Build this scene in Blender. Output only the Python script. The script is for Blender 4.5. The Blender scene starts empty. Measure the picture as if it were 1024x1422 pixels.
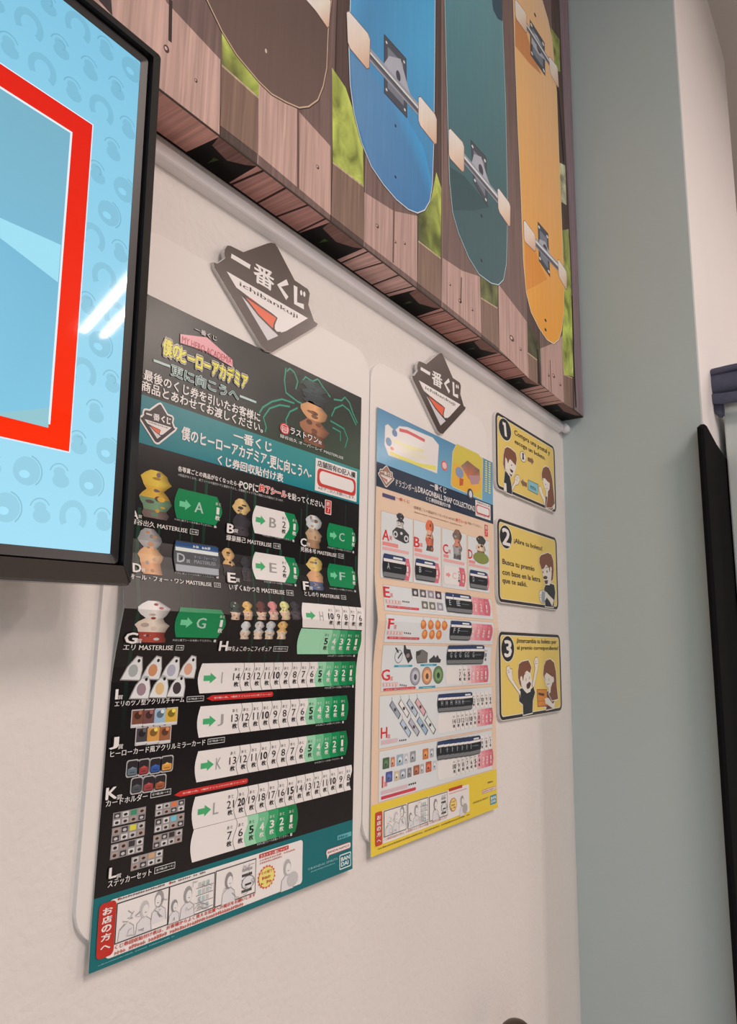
import bpy, bmesh, math, random
from mathutils import Vector, Matrix
random.seed(7)
sc = bpy.context.scene
COL = sc.collection

# ------------------------------------------------------------------ camera
W, H, F = 1024, 1422, 1000.0
CAM = Vector((0.0, -0.685, 1.45))
RX = Vector((0.5792365, -0.81495635, 0.01819968))
RU = Vector((-0.15757313, -0.09003506, 0.98339432))
RF = Vector((0.79978484, 0.57248567, 0.18056682))
cd = bpy.data.cameras.new('camera')
cam = bpy.data.objects.new('camera', cd)
COL.objects.link(cam)
cam.matrix_world = Matrix(((RX.x, RU.x, -RF.x, CAM.x), (RX.y, RU.y, -RF.y, CAM.y), (RX.z, RU.z, -RF.z, CAM.z), (0, 0, 0, 1)))
cd.sensor_fit = 'AUTO'
cd.sensor_width = 36.0
cd.lens = F * 36.0 / H
cd.clip_start = 0.02
sc.camera = cam
# ------------------------------------------------------------------ world, light levels, exposure
wd = bpy.data.worlds.new('world')
sc.world = wd
wd.use_nodes = True
wd.node_tree.nodes['Background'].inputs[0].default_value = (0.75, 0.85, 1.0, 1)
wd.node_tree.nodes['Background'].inputs[1].default_value = 1.0
TUBE_COLOR = (1.0, 0.825, 0.745)
TUBE_POWER = 50.0
TUBE_SHARE = [1.05, 0.5, 0.8, 1.2, 0.5, 1.2]
LIGHTS = [(3.13, -3.60), (6.75, -3.40), (4.5, -4.55), (0.3, -2.5), (3.9, -2.1), (1.2, -5.0)]
LIGHT_TURN = math.radians(23)
SIDE_FILL_POWER = 34.0
sc.view_settings.view_transform = 'Standard'
sc.view_settings.look = 'None'
sc.view_settings.exposure = 0.0
sc.view_settings.gamma = 1.0
sc.view_settings.use_curve_mapping = False
ROOM = dict(x0=-4.2, x1=9.0, y0=-6.5, z1=3.8)
# ------------------------------------------------------------------ small helpers
def lin1(c):
    c = c / 255.0
    return c / 12.92 if c <= 0.04045 else ((c + 0.055) / 1.055) ** 2.4
WHITE = (0.686, 0.578, 0.514)
def ink(c):           # printed colour (as photographed under the warm tubes) -> reflectance
    return tuple(min(0.88, max(0.004, lin1(v) / w * 0.80)) for v, w in zip(c, WHITE)) + (1.0,)
def raw(c):
    return tuple(lin1(v) for v in c) + (1.0,)

def nd(nt, t, **kw):
    n = nt.nodes.new(t)
    for k, v in kw.items():
        setattr(n, k, v)
    return n
def base_mat(name):
    m = bpy.data.materials.new(name)
    m.use_nodes = True
    nt = m.node_tree
    return m, nt, nt.nodes['Principled BSDF']
def mat(name, col, rough=0.5, metal=0.0, spec=0.5, noise=0.0, nscale=30.0, bump=0.0, bscale=80.0, coat=0.0, detail=4.0):
    m, nt, b = base_mat(name)
    b.inputs['Roughness'].default_value = rough
    b.inputs['Metallic'].default_value = metal
    b.inputs['Specular IOR Level'].default_value = spec
    b.inputs['Coat Weight'].default_value = coat
    tc = nd(nt, 'ShaderNodeTexCoord')
    n = nd(nt, 'ShaderNodeTexNoise')
    n.inputs['Scale'].default_value = nscale
    n.inputs['Detail'].default_value = detail
    nt.links.new(tc.outputs['Object'], n.inputs['Vector'])
    mx = nd(nt, 'ShaderNodeMix', data_type='RGBA')
    a = [max(0, c * (1 - noise)) for c in col[:3]]
    d = [min(1, c * (1 + noise)) for c in col[:3]]
    mx.inputs[6].default_value = (*a, 1)
    mx.inputs[7].default_value = (*d, 1)
    nt.links.new(n.outputs['Fac'], mx.inputs[0])
    nt.links.new(mx.outputs[2], b.inputs['Base Color'])
    if bump:
        n2 = nd(nt, 'ShaderNodeTexNoise')
        n2.inputs['Scale'].default_value = bscale
        n2.inputs['Detail'].default_value = 5.0
        nt.links.new(tc.outputs['Object'], n2.inputs['Vector'])
        bp = nd(nt, 'ShaderNodeBump')
        bp.inputs['Strength'].default_value = bump
        bp.inputs['Distance'].default_value = 0.004
        nt.links.new(n2.outputs['Fac'], bp.inputs['Height'])
        nt.links.new(bp.outputs['Normal'], b.inputs['Normal'])
    return m
def print_mat(name, rough=0.35, spec=0.5, streak=0.0, weave=0.0, mottled=0.0, emit=0.0):
    """colour comes from the printed ink (colour attribute of the print mesh)"""
    m, nt, b = base_mat(name)
    at = nd(nt, 'ShaderNodeAttribute', attribute_name='Col')
    out = at.outputs['Color']
    tc = nd(nt, 'ShaderNodeTexCoord')
    if streak or mottled:
        mp = nd(nt, 'ShaderNodeMapping')
        mp.inputs['Scale'].default_value = (150, 4, 5) if streak else (26, 26, 17)
        if mottled:
            mp.inputs['Rotation'].default_value = (0, 0.5, 0)
        nt.links.new(tc.outputs['Object'], mp.inputs['Vector'])
        n = nd(nt, 'ShaderNodeTexNoise')
        n.inputs['Scale'].default_value = 1.0
        n.inputs['Detail'].default_value = 5.0
        n.inputs['Distortion'].default_value = 0.6
        nt.links.new(mp.outputs['Vector'], n.inputs['Vector'])
        rp = nd(nt, 'ShaderNodeMapRange')
        k = streak or mottled
        rp.inputs['From Min'].default_value = 0.3
        rp.inputs['From Max'].default_value = 0.7
        rp.inputs['To Min'].default_value = 1 - k
        rp.inputs['To Max'].default_value = 1 + k * 0.6
        nt.links.new(n.outputs['Fac'], rp.inputs['Value'])
        mx = nd(nt, 'ShaderNodeMix', data_type='RGBA', blend_type='MULTIPLY')
        mx.inputs[0].default_value = 1.0
        nt.links.new(out, mx.inputs[6])
        nt.links.new(rp.outputs['Result'], mx.inputs[7])
        out = mx.outputs[2]
    if weave:
        wv = nd(nt, 'ShaderNodeTexNoise')
        wv.inputs['Scale'].default_value = 900
        nt.links.new(tc.outputs['Object'], wv.inputs['Vector'])
        bp = nd(nt, 'ShaderNodeBump')
        bp.inputs['Strength'].default_value = weave
        bp.inputs['Distance'].default_value = 0.001
        nt.links.new(wv.outputs['Fac'], bp.inputs['Height'])
        nt.links.new(bp.outputs['Normal'], b.inputs['Normal'])
    if emit:
        b.inputs['Base Color'].default_value = (0.004, 0.004, 0.005, 1)
        nt.links.new(out, b.inputs['Emission Color'])
        b.inputs['Emission Strength'].default_value = emit
    else:
        nt.links.new(out, b.inputs['Base Color'])
    b.inputs['Roughness'].default_value = rough
    b.inputs['Specular IOR Level'].default_value = spec
    return m

def link(o, parent=None):
    COL.objects.link(o)
    if parent is not None:
        o.parent = parent
    return o
def empty(name, loc=(0, 0, 0)):
    o = bpy.data.objects.new(name, None)
    o.location = loc
    o.empty_display_size = 0.05
    return link(o)
def tag(o, label, cat, group=None, kind=None):
    if label: o['label'] = label
    if cat: o['category'] = cat
    if group: o['group'] = group
    if kind: o['kind'] = kind
    return o
def mesh_obj(name, bm, m, parent=None, smooth=False):
    me = bpy.data.meshes.new(name)
    bmesh.ops.recalc_face_normals(bm, faces=bm.faces)
    bm.to_mesh(me)
    bm.free()
    if smooth:
        for p in me.polygons: p.use_smooth = True
    me.materials.append(m)
    o = bpy.data.objects.new(name, me)
    return link(o, parent)
def add_box(bm, a, b, bevel=0.0, seg=2):
    a, b = Vector(a), Vector(b)
    r = bmesh.ops.create_cube(bm, size=1.0, matrix=Matrix.Translation((a + b) / 2) @ Matrix.Diagonal((*(abs(v) for v in (b - a)), 1)))
    if bevel:
        es = list({e for v in r['verts'] for e in v.link_edges})
        bmesh.ops.bevel(bm, geom=es, offset=bevel, segments=seg, affect='EDGES', profile=0.5)
def box(name, a, b, m, parent=None, bevel=0.0):
    bm = bmesh.new()
    add_box(bm, a, b, bevel)
    return mesh_obj(name, bm, m, parent)
def add_lathe(bm, prof, c, n=20, axis='Z'):
    rings = []
    for r, h in prof:
        ring = []
        for i in range(n):
            t = 2 * math.pi * i / n
            p = Vector((r * math.cos(t), r * math.sin(t), h))
            if axis == 'X': p = Vector((p.z, p.x, p.y))
            if axis == 'Y': p = Vector((p.x, p.z, p.y))
            ring.append(bm.verts.new(p + Vector(c)))
        rings.append(ring)
    for a, b in zip(rings, rings[1:]):
        for i in range(n):
            bm.faces.new((a[i], a[(i + 1) % n], b[(i + 1) % n], b[i]))
    bm.faces.new(rings[0]); bm.faces.new(rings[-1])
def rrect(u0, v0, u1, v1, r, n=7):
    pts = []
    for cx, cy, s in ((u1 - r, v1 - r, 0), (u0 + r, v1 - r, 1), (u0 + r, v0 + r, 2), (u1 - r, v0 + r, 3)):
        for i in range(n + 1):
            t = (s + i / n) * math.pi / 2
            pts.append((cx + r * math.cos(t), cy + r * math.sin(t)))
    return pts
def slab(name, pts, plane, h0, h1, m, parent=None, bevel=0.0):
    """outline pts (u,v) on a plane, solid between heights h0..h1 along the plane's normal"""
    bm = bmesh.new()
    lo = [bm.verts.new(plane.pt(u, v, h0)) for u, v in pts]
    hi = [bm.verts.new(plane.pt(u, v, h1)) for u, v in pts]
    bm.faces.new(hi); bm.faces.new(lo[::-1])
    n = len(pts)
    for i in range(n):
        bm.faces.new((lo[i], lo[(i + 1) % n], hi[(i + 1) % n], hi[i]))
    if bevel:
        es = [e for e in bm.edges if e.verts[0] in hi and e.verts[1] in hi]
        bmesh.ops.bevel(bm, geom=es, offset=bevel, segments=1, affect='EDGES')
    return mesh_obj(name, bm, m, parent)

# measured positions: a photo pixel seen on a known plane of the place
class Plane:
    def __init__(s, O, U, V):
        s.O, s.U, s.V = Vector(O), Vector(U).normalized(), Vector(V).normalized()
        s.N = s.U.cross(s.V)
        if s.N.dot(CAM - s.O) < 0: s.N = -s.N
    def uv(s, x, y):
        d = RX * ((x - W / 2) / F) - RU * ((y - H / 2) / F) + RF
        p = CAM + d * ((s.O - CAM).dot(s.N) / d.dot(s.N)) - s.O
        return (p.dot(s.U), p.dot(s.V))
    def pt(s, u, v, h=0.0):
        return s.O + s.U * u + s.V * v + s.N * h
def wallplane(Y): return Plane((0, Y, 0), (1, 0, 0), (0, 0, 1))

_gl = {}
def glyphs(t, off=0.0, shear=0.0, res=2):
    k = (t, off, shear, res)
    if k not in _gl:
        c = bpy.data.curves.new('t', 'FONT')
        c.body = t; c.resolution_u = res; c.offset = off; c.shear = shear
        o = bpy.data.objects.new('t', c)
        me = bpy.data.meshes.new_from_object(o)
        _gl[k] = ([(v.co.x, v.co.y) for v in me.vertices], [tuple(p.vertices) for p in me.polygons])
        bpy.data.objects.remove(o); bpy.data.meshes.remove(me); bpy.data.curves.remove(c)
    return _gl[k]
def grow(pts, d):
    n = len(pts); area = sum(pts[i][0] * pts[(i + 1) % n][1] - pts[(i + 1) % n][0] * pts[i][1] for i in range(n))
    s = 1 if area > 0 else -1
    out = []
    for i in range(n):
        a, b, c = Vector(pts[i - 1]), Vector(pts[i]), Vector(pts[(i + 1) % n])
        e1, e2 = (b - a), (c - b)
        if e1.length < 1e-9 or e2.length < 1e-9:
            out.append(tuple(b)); continue
        n1 = Vector((e1.y, -e1.x)).normalized() * s; n2 = Vector((e2.y, -e2.x)).normalized() * s
        m = n1 + n2
        if m.length < 0.3: m = n1
        m = m.normalized() * d * min(1.8, 1 / max(0.4, m.normalized().dot(n1)))
        out.append(tuple(b + m))
    return out

class Print:
    """flat print laid on a sheet, one mesh for each printed element"""
    EPS = 0.00012
    def __init__(s, plane, parent, m, bend=None, cuts=(), base=0.0, ink=ink, inv=None):
        s.pl, s.par, s.m, s.bend, s.cuts, s.base, s.ink, s.inv = plane, parent, m, bend, cuts, base, ink, inv
        s.cx, s.cy, s.k = 0, 0, 1.0
        s.bm = None
        s.z = 0
    def crop(s, x, y, k): s.cx, s.cy, s.k = x, y, k
    def uv(s, x, y): return s.pl.uv(s.cx + x / s.k, s.cy + y / s.k)
    def part(s, name, m=None, z=None, label=None, kind=None, par=None):
        s.flush()
        s.cp = par or s.par
        s.name, s.cm, s.lab, s.kind = name, m or s.m, label, kind
        if z is not None: s.z = z
        s.bm = bmesh.new()
        s.cl = s.bm.verts.layers.float_color.new('Col')
    def face(s, pts, col, lay):
        vs = []
        cols = col if isinstance(col, list) else None
        c0 = None if cols else s.ink(col)
        for i, (u, v) in enumerate(pts):
            w = s.bm.verts.new((u, v, (s.z + lay) * s.EPS))
            w[s.cl] = s.ink(cols[i]) if cols else c0
            vs.append(w)
        return vs
    def P(s, pts, col, lay=0):              # polygon in plane coordinates
        f = s.bm.faces.new(s.face(pts, col, lay))
        f.normal_update()
        if f.normal.z < 0: f.normal_flip()
    def p(s, pts, col, lay=0, out=None):    # polygon in photo coordinates
        q = [s.uv(*a) for a in pts]
        if out: s.P(grow(q, out[0]), out[1], lay - 0.5)
        s.P(q, col, lay)
    def box4(s, x0, yt, yb, x1):
        u0, v1 = s.uv(x0, yt); v0 = s.uv(x0, yb)[1]
        y = yb
        for _ in range(4):
            a = s.uv(x1, y)[1]; b = s.uv(x1, y + 1)[1]
            y += (v0 - a) / (b - a)
        return u0, v0, s.uv(x1, y)[0], v1
    def rect(s, x0, yt, yb, x1, col, lay=0, r=0.0, g=0.0):
        u0, v0, u1, v1 = s.box4(x0, yt, yb, x1)
        s.R(u0 - g, v0 - g, u1 + g, v1 + g, col, lay, r)
        return u0, v0, u1, v1
    def R(s, u0, v0, u1, v1, col, lay=0, r=0.0):
        if u0 > u1: u0, u1 = u1, u0
        r = min(r, (u1 - u0) * 0.49, (v1 - v0) * 0.49)
        s.P(rrect(u0, v0, u1, v1, r, 4) if r > 0 else [(u0, v0), (u1, v0), (u1, v1), (u0, v1)], col, lay)
    def ell(s, x, y, rx, ry, col, lay=0, n=20, out=None):
        u, v = s.uv(x, y); ru = abs(s.uv(x + rx, y)[0] - u); rv = abs(s.uv(x, y - ry)[1] - v)
        s.E(u, v, ru, rv, col, lay, n)
        if out: s.E(u, v, ru + out[0], rv + out[0], out[1], lay - 0.5, n)
    def E(s, u, v, ru, rv, col, lay=0, n=20, a0=0, a1=2 * math.pi):
        s.P([(u + ru * math.cos(a0 + (a1 - a0) * i / n), v + rv * math.sin(a0 + (a1 - a0) * i / n)) for i in range(n)], col, lay)
    def line(s, pts, w, col, lay=0, uv=False):
        q = [Vector(a) if uv else Vector(s.uv(*a)) for a in pts]
        L, R = [], []
        for i, b in enumerate(q):
            t = (q[min(i + 1, len(q) - 1)] - q[max(i - 1, 0)])
            if t.length < 1e-9: t = Vector((1, 0))
            n = Vector((-t.y, t.x)).normalized() * w / 2
            L.append(b + n); R.append(b - n)
        for i in range(len(q) - 1):
            s.P([tuple(L[i]), tuple(R[i]), tuple(R[i + 1]), tuple(L[i + 1])], col, lay)
    def text(s, t, x0, yt, yb, x1, col, lay=2, off=0.014, out=(), shear=0.0, res=2):
        s.T(t, *s.box4(x0, yt, yb, x1), col, lay, off, out, shear, res)
    def T(s, t, u0, v0, u1, v1, col, lay=2, off=0.014, out=(), shear=0.0, res=2):
        if t.startswith('~'):            # print too fine to read: a row of glyph-sized marks
            n = int(t[1:]); rr = random.Random(n); w = (u1 - u0) / n
            for i in range(n):
                if rr.random() < .08: continue
                a = u0 + w * i; hh = (v1 - v0) * rr.uniform(.7, 1)
                s.R(a, v0, a + w * .34, v0 + hh, col, lay); s.R(a + w * .46, v0 + (v1 - v0) * rr.uniform(0, .3), a + w * .78, v0 + hh * rr.uniform(.6, 1), col, lay)
            return
        vs, fs = glyphs(t, 0.0, shear, res)
        if not vs: return
        a0, a1 = min(v[0] for v in vs), max(v[0] for v in vs); b0, b1 = min(v[1] for v in vs), max(v[1] for v in vs)
        ku = (u1 - u0) / max(1e-6, a1 - a0); kv = (v1 - v0) / max(1e-6, b1 - b0)
        todo = []
        if res == 1: off = off if off > 0.025 else 0.0
        if off < 0.008: todo.append((0, 0, col, lay))
        elif off < 0.03: todo += [(-off * .8, 0, col, lay), (off * .8, 0, col, lay + .06)]
        else: todo += [(-off * .75, off * .4, col, lay), (off * .75, off * .4, col, lay + .06), (0, -off * .75, col, lay + .12)]
        for j, (o2, c2) in enumerate(out):
            for k in range(8):
                todo.append((o2 * math.cos(k * math.pi / 4), o2 * math.sin(k * math.pi / 4), c2, lay - .9 * (len(out) - j) + .06 * k))
        for dx, dy, c, l in todo:
            bv = s.face([(u0 + (v[0] - a0 + dx) * ku, v0 + (v[1] - b0 + dy) * kv) for v in vs], c, l)
            for f in fs:
                try:
                    nf = s.bm.faces.new([bv[i] for i in f]); nf.normal_update()
                    if nf.normal.z < 0: nf.normal_flip()
                except ValueError: pass
    def flush(s):
        if s.bm is None: return
        bm = s.bm; s.bm = None
        if not len(bm.faces): bm.free(); return
        lo = min(v.co.y for v in bm.verts); hi = max(v.co.y for v in bm.verts)
        for c in s.cuts:
            if lo + 1e-4 < c < hi - 1e-4:
                bmesh.ops.bisect_plane(bm, geom=bm.verts[:] + bm.edges[:] + bm.faces[:], plane_co=(0, c, 0), plane_no=(0, 1, 0), dist=1e-6)
        for v in bm.verts:
            u, w, z = v.co
            p = s.pl.pt(u, w, s.base + z + (s.bend(u, w) if s.bend else 0.0))
            v.co = s.inv @ p if s.inv else p
        me = bpy.data.meshes.new(s.name)
        bm.to_mesh(me); bm.free()
        me.materials.append(s.cm)
        o = bpy.data.objects.new(s.name, me)
        link(o, s.cp)
        if s.lab: o['label'] = s.lab
        if s.kind: o['kind'] = s.kind
        return o

# ------------------------------------------------------------------ materials
M_wall = mat('wall_paint', (0.80, 0.78, 0.765), 0.75, spec=0.25, noise=0.03, nscale=6, bump=0.42, bscale=95)
M_wall_shaded = mat('partition_shade_paint', (0.50, 0.575, 0.58), 0.7, spec=0.3, noise=0.025, nscale=4, bump=0.1, bscale=60)  # pale wall's shade is mixed into this grey-green base colour
M_shop = mat('shop_shelving_tone', (0.09, 0.08, 0.075), 0.8, noise=0.3, nscale=2)
M_column = mat('column_paint', (0.88, 0.865, 0.87), 0.7, spec=0.3, noise=0.02, nscale=5, bump=0.06)
M_floor = mat('floor_vinyl', (0.5, 0.44, 0.39), 0.4, noise=0.1, nscale=3)
M_ceil = mat('ceiling_paint', (0.50, 0.49, 0.48), 0.9, noise=0.02, nscale=5)
M_board = mat('white_pvc', (0.83, 0.815, 0.80), 0.42, noise=0.01, nscale=8)
M_edge = mat('pale_plastic_edge', (0.72, 0.70, 0.68), 0.5, noise=0.02)
M_rail = mat('grey_rail_plastic', (0.84, 0.84, 0.88), 0.3, noise=0.03, nscale=10)
M_dark = mat('gap_dark', (0.03, 0.03, 0.03), 0.7)
M_bezel = mat('glossy_black_plastic', (0.012, 0.011, 0.012), 0.12, spec=0.9, noise=0.1)
M_bezel_in = mat('satin_black_plastic', (0.008, 0.008, 0.01), 0.4, noise=0.1)
M_metal = mat('mount_steel', (0.1, 0.1, 0.11), 0.45, metal=0.8, noise=0.1)
M_canvas = mat('canvas_cloth', (0.06, 0.045, 0.04), 0.7, noise=0.2, nscale=60, bump=0.15, bscale=600)
M_screen = print_mat('screen_picture', rough=0.035, spec=0.5, emit=1.0)
M_paper = print_mat('glossy_poster_print', rough=0.26, spec=0.36)
M_paper2 = print_mat('laminated_poster_print', rough=0.2, spec=0.8)
M_sign = print_mat('sign_print', rough=0.3)
M_plaque = print_mat('plaque_print', rough=0.26)
M_pl = print_mat('canvas_print_wood', rough=0.6, spec=0.25, streak=0.30, weave=0.2)
M_bd = print_mat('canvas_print_board', rough=0.6, spec=0.25, streak=0.05, weave=0.2)
M_lf = print_mat('canvas_print_leaves', rough=0.6, spec=0.25, mottled=0.65, weave=0.2)
M_sticker = print_mat('satin_sticker_print', rough=0.35)
M_cab = mat('cabinet_enamel', (0.60, 0.64, 0.62), 0.5, noise=0.03, nscale=4)
M_navy = mat('navy_cloth', (0.075, 0.08, 0.125), 0.85, noise=0.25, nscale=40, bump=0.3, bscale=300)
M_black = mat('black_felt', (0.006, 0.006, 0.007), 0.95, spec=0.1, noise=0.2, bump=0.2, bscale=200)
M_wood = mat('dark_varnished_wood', (0.06, 0.032, 0.02), 0.35, noise=0.3, nscale=25)
M_lampbody = mat('lamp_enamel', (0.85, 0.85, 0.84), 0.4)
M_tube, _nt, _b = base_mat('tube_light')
_b.inputs['Emission Color'].default_value = (*TUBE_COLOR, 1); _b.inputs['Emission Strength'].default_value = 6.0

# ------------------------------------------------------------------ the room
def structure(name, a, b, m, label=None, bevel=0.0):
    return tag(box(name, a, b, m, None, bevel), label, None, kind='structure')
x0, x1, y0, z1 = ROOM['x0'], ROOM['x1'], ROOM['y0'], ROOM['z1']
XC = 1.875; YE = -0.355
structure('floor', (x0, y0, -0.1), (x1, 0.0, 0), M_floor)
structure('ceiling', (x0, y0, z1), (x1, 0.0, z1 + 0.1), M_ceil)
structure('wall_back', (x0, 0, -0.1), (x1, 0.12, z1 + 0.1), M_wall, 'off-white stucco shop wall behind the posters')
XK = wallplane(YE).uv(1002, 30)[0]
XK2 = XC + 0.03
structure('wall_right', (XC, YE, 0), (XC + 0.02, 0, z1), M_wall_shaded, 'plain side wall beside the three yellow signs, greyed for shade')
structure('wall_column', (XC + 0.02, YE, 0), (XK, 0, z1), M_column, 'bright pale end of the side wall')
structure('wall_far', (x1, y0, -0.1), (x1 + 0.1, 0.12, z1 + 0.1), M_shop)
structure('wall_front', (x0, y0 - 0.1, -0.1), (x1, y0, z1 + 0.1), M_shop)
# left wall with an opening; the cool fill light in it is added
structure('wall_left', (x0 - 0.1, y0, -0.1), (x0, -5.2, z1 + 0.1), M_wall)
structure('wall_left', (x0 - 0.1, -1.2, -0.1), (x0, 0.12, z1 + 0.1), M_wall)
structure('wall_left', (x0 - 0.1, -5.2, -0.1), (x0, -1.2, 0.4), M_wall)
structure('wall_left', (x0 - 0.1, -5.2, 3.2), (x0, -1.2, z1 + 0.1), M_wall)
wl = bpy.data.lights.new('side_fill', 'AREA'); wl.shape = 'RECTANGLE'; wl.size = 2.8; wl.size_y = 4.0
wl.energy = SIDE_FILL_POWER; wl.color = (0.78, 1.0, 0.97)
wlo = link(bpy.data.objects.new('side_fill', wl)); wlo.location = (x0 - 0.05, -3.2, 1.8); wlo.rotation_euler = (0, math.radians(-90), 0)

# ceiling lights: twin tube battens
lamp_n = ['twin-tube ceiling light mirrored in the television screen', 'twin-tube ceiling light farthest to the right', 'twin-tube ceiling light in the back row', 'twin-tube ceiling light straight behind the viewer', 'twin-tube ceiling light nearest the pale column', 'added twin-tube ceiling light opposite the posters, brightening the yellow signs']  # the last lamp is added to lift the signs near the corner
def ceiling_light(x, y, lab, share):
    t = empty('ceiling_light', (x, y, z1)); t.rotation_euler = (0, 0, LIGHT_TURN); tag(t, lab, 'light', 'twin-tube ceiling lights')
    box('lamp_body', (-0.12, -0.63, -0.07), (0.12, 0.63, 0), M_lampbody, t, 0.008)
    for s in (-1, 1):
        bm = bmesh.new()
        add_lathe(bm, [(0.013, -0.6), (0.013, 0.6)], (s * 0.075, 0, -0.09), 12, 'Y')
        mesh_obj('tube', bm, M_tube, t, True)
        ld = bpy.data.lights.new('tube_glow', 'AREA'); ld.shape = 'RECTANGLE'; ld.size = 0.028; ld.size_y = 1.18
        ld.energy = TUBE_POWER * share / 2; ld.color = TUBE_COLOR
        lo = link(bpy.data.objects.new('tube_glow', ld), t); lo.location = (s * 0.075, 0, -0.106)
for (lx, ly), ln, sh in zip(LIGHTS, lamp_n, TUBE_SHARE): ceiling_light(lx, ly, ln, sh)

# ------------------------------------------------------------------ rail under the canvas
bm = bmesh.new()
prof = [(0.0, 2.029), (-0.0125, 2.0325), (-0.0145, 2.0345), (-0.0145, 2.0495), (-0.0125, 2.0515), (0.0, 2.0515)]
for i, (X0, X1) in enumerate(((-1.4, 1.845),)):
    A = [bm.verts.new((X0, y, z)) for y, z in prof]; B = [bm.verts.new((X1, y, z)) for y, z in prof]
    for j in range(len(prof)):
        k = (j + 1) % len(prof); bm.faces.new((A[j], A[k], B[k], B[j]))
    bm.faces.new(A); bm.faces.new(B)
tr = mesh_obj('trim_1', bm, M_rail)
tag(tr, 'grey plastic rail along the wall under the skateboard canvas', None, kind='structure')
bm = bmesh.new()
add_lathe(bm, [(0.0125, 0), (0.0125, 0.028)], (1.847, -0.0135, 2.043), 18, 'X')
tag(mesh_obj('rail_end_plug', bm, M_rail, None, True), 'round grey pipe stub between the rail end and the side wall', 'pipe')

# ------------------------------------------------------------------ television
TVO = Vector((0.398747, -0.1, 1.770766))
a_, b_, c_ = math.radians(2.38101213), math.radians(0.6246273), math.radians(-1.92589153)
TVM = (Matrix.Rotation(a_, 3, 'Z') @ Matrix.Rotation(b_, 3, 'X') @ Matrix.Rotation(c_, 3, 'Y'))
tv = empty('television', (0, 0, 0)); tv.matrix_world = Matrix.Translation(TVO) @ TVM.to_4x4()
tag(tv, 'large black wall-mounted television showing a red frame on light blue', 'television')
TVP = Plane(TVO, TVM.col[0], TVM.col[2])
TVI = tv.matrix_world.inverted()
TVO_exact = TVP.uv(175, 430)
sl, sr, sb, st = -0.917, 0.0, -0.2418, 0.2733        # screen edges
ol, orr, ob, ot = -0.942, 0.0244, -0.2712, 0.2965    # outer edges
def ring(name, outer, inner, ya, yb, m):
    """frame with a sloping front: outer edge at depth ya, inner at yb (local -Y towards the viewer)"""
    bm = bmesh.new()
    O_ = rrect(outer[0], outer[1], outer[2], outer[3], 0.006, 5); I_ = rrect(inner[0], inner[1], inner[2], inner[3], 0.0008, 5)
    n = len(O_)
    lv = [[bm.verts.new((x, y, z)) for x, z in pts] for pts, y in ((O_, 0.022), (O_, ya), (grow(O_, -0.002), ya - 0.0025), (I_, yb), (I_, 0.022))]
    for A, B in zip(lv, lv[1:]):
        for i in range(n):
            bm.faces.new((A[i], A[(i + 1) % n], B[(i + 1) % n], B[i]))
    return mesh_obj(name, bm, m, tv)
ring('bezel', (ol, ob, orr, ot), (sl - 0.0095, sb - 0.011, sr + 0.0095, st + 0.0095), -0.0005, -0.0075, M_bezel)
ring('inner_bezel', (sl - 0.0095, sb - 0.011, sr + 0.0095, st + 0.0095), (sl, sb, sr, st), 0.001, 0.0008, M_bezel_in)
box('back_cover', (ol + 0.004, 0.0222, ob + 0.004), (orr - 0.004, 0.045, ot - 0.004), M_bezel_in, tv, 0.004)
box('wall_mount', (-0.62, 0.0452, -0.16), (-0.30, 0.074, 0.16), M_metal, tv, 0.003)
box('sensor_window', (-0.1995, 0.004, ob - 0.0045), (-0.165, 0.012, ob + 0.0005), M_bezel, tv, 0.0015)
S = Print(TVP, tv, M_screen, base=-0.0012, ink=raw, inv=TVI)
S.part('screen')
def bl(t):   # vertical blend of the background
    a, b = (128, 197, 226), (168, 226, 248)
    return tuple(a[i] + (b[i] - a[i]) * t for i in range(3))
S.P([(sl, sb), (sr, sb), (sr, st), (sl, st)], [bl(1), bl(0.97), bl(0.0), bl(0.1)], 0)
SCR = S.flush()
S.part('screen_pattern', kind='stuff', par=SCR)
rnd = random.Random(3)
du, dv = 0.0315, 0.0335
for r in range(16):
    for c in range(31):
        u = sr - 0.010 - c * du - (r % 2) * du * 0.5; v = st - 0.016 - r * dv
        if u < sl + 0.014 or v < sb + 0.012: continue
        if -0.865 < u < -0.045 and -0.165 < v < 0.178: continue
        t = (st - v) / (st - sb); bg = bl(t)
        d1 = tuple(x * 0.935 for x in bg); d2 = tuple(x * 0.87 for x in bg); d3 = tuple(min(255, x * 1.03) for x in bg)
        k = (c * 2 + r * 3 + rnd.randint(0, 1)) % 4
        if k == 0:
            R_ = 0.0125
            S.E(u, v, R_, R_, d1, 1, 18)
            a = [(u + (R_ + .0015) * math.cos(q), v + (R_ + .0015) * math.sin(q)) for q in [-.9 + .28 * i for i in range(9)]]
            S.line(a, 0.0013, d2, 2, uv=True)
            S.E(u - .002, v - .003, .005, .0035, d3, 2, 10)
        elif k == 1:
            a = [(u + 0.011 * math.cos(q), v + 0.012 * math.sin(q)) for q in [-.7 + .3 * i for i in range(16)]]
            S.line(a, 0.0062, d1, 1, uv=True)
        else:
            S.E(u + .001, v - .003, .0085, .0065, d1, 1, 12)
            S.E(u - .001, v + .004, .006, .005, d1, 1.2, 10)
            a = [(u - .001 + 0.0095 * math.cos(q), v + .002 + 0.010 * math.sin(q)) for q in [.5 + .3 * i for i in range(9)]]
            S.line(a, 0.0011, d2, 2, uv=True)
            if k == 3:
                a = [(u + 0.004 * math.cos(q), v + .003 + 0.004 * math.sin(q)) for q in [-1 + .4 * i for i in range(9)]]
                S.line(a, 0.0011, d2, 2.2, uv=True)
S.part('screen_frame_graphic', par=SCR)
ru0, ru1, rv0, rv1 = -0.866, -0.0505, -0.1537, 0.1691
iu0, iu1, iv0, iv1 = ru0 + 0.023, ru1 - 0.0225, rv0 + 0.0225, rv1 - 0.0225
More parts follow.
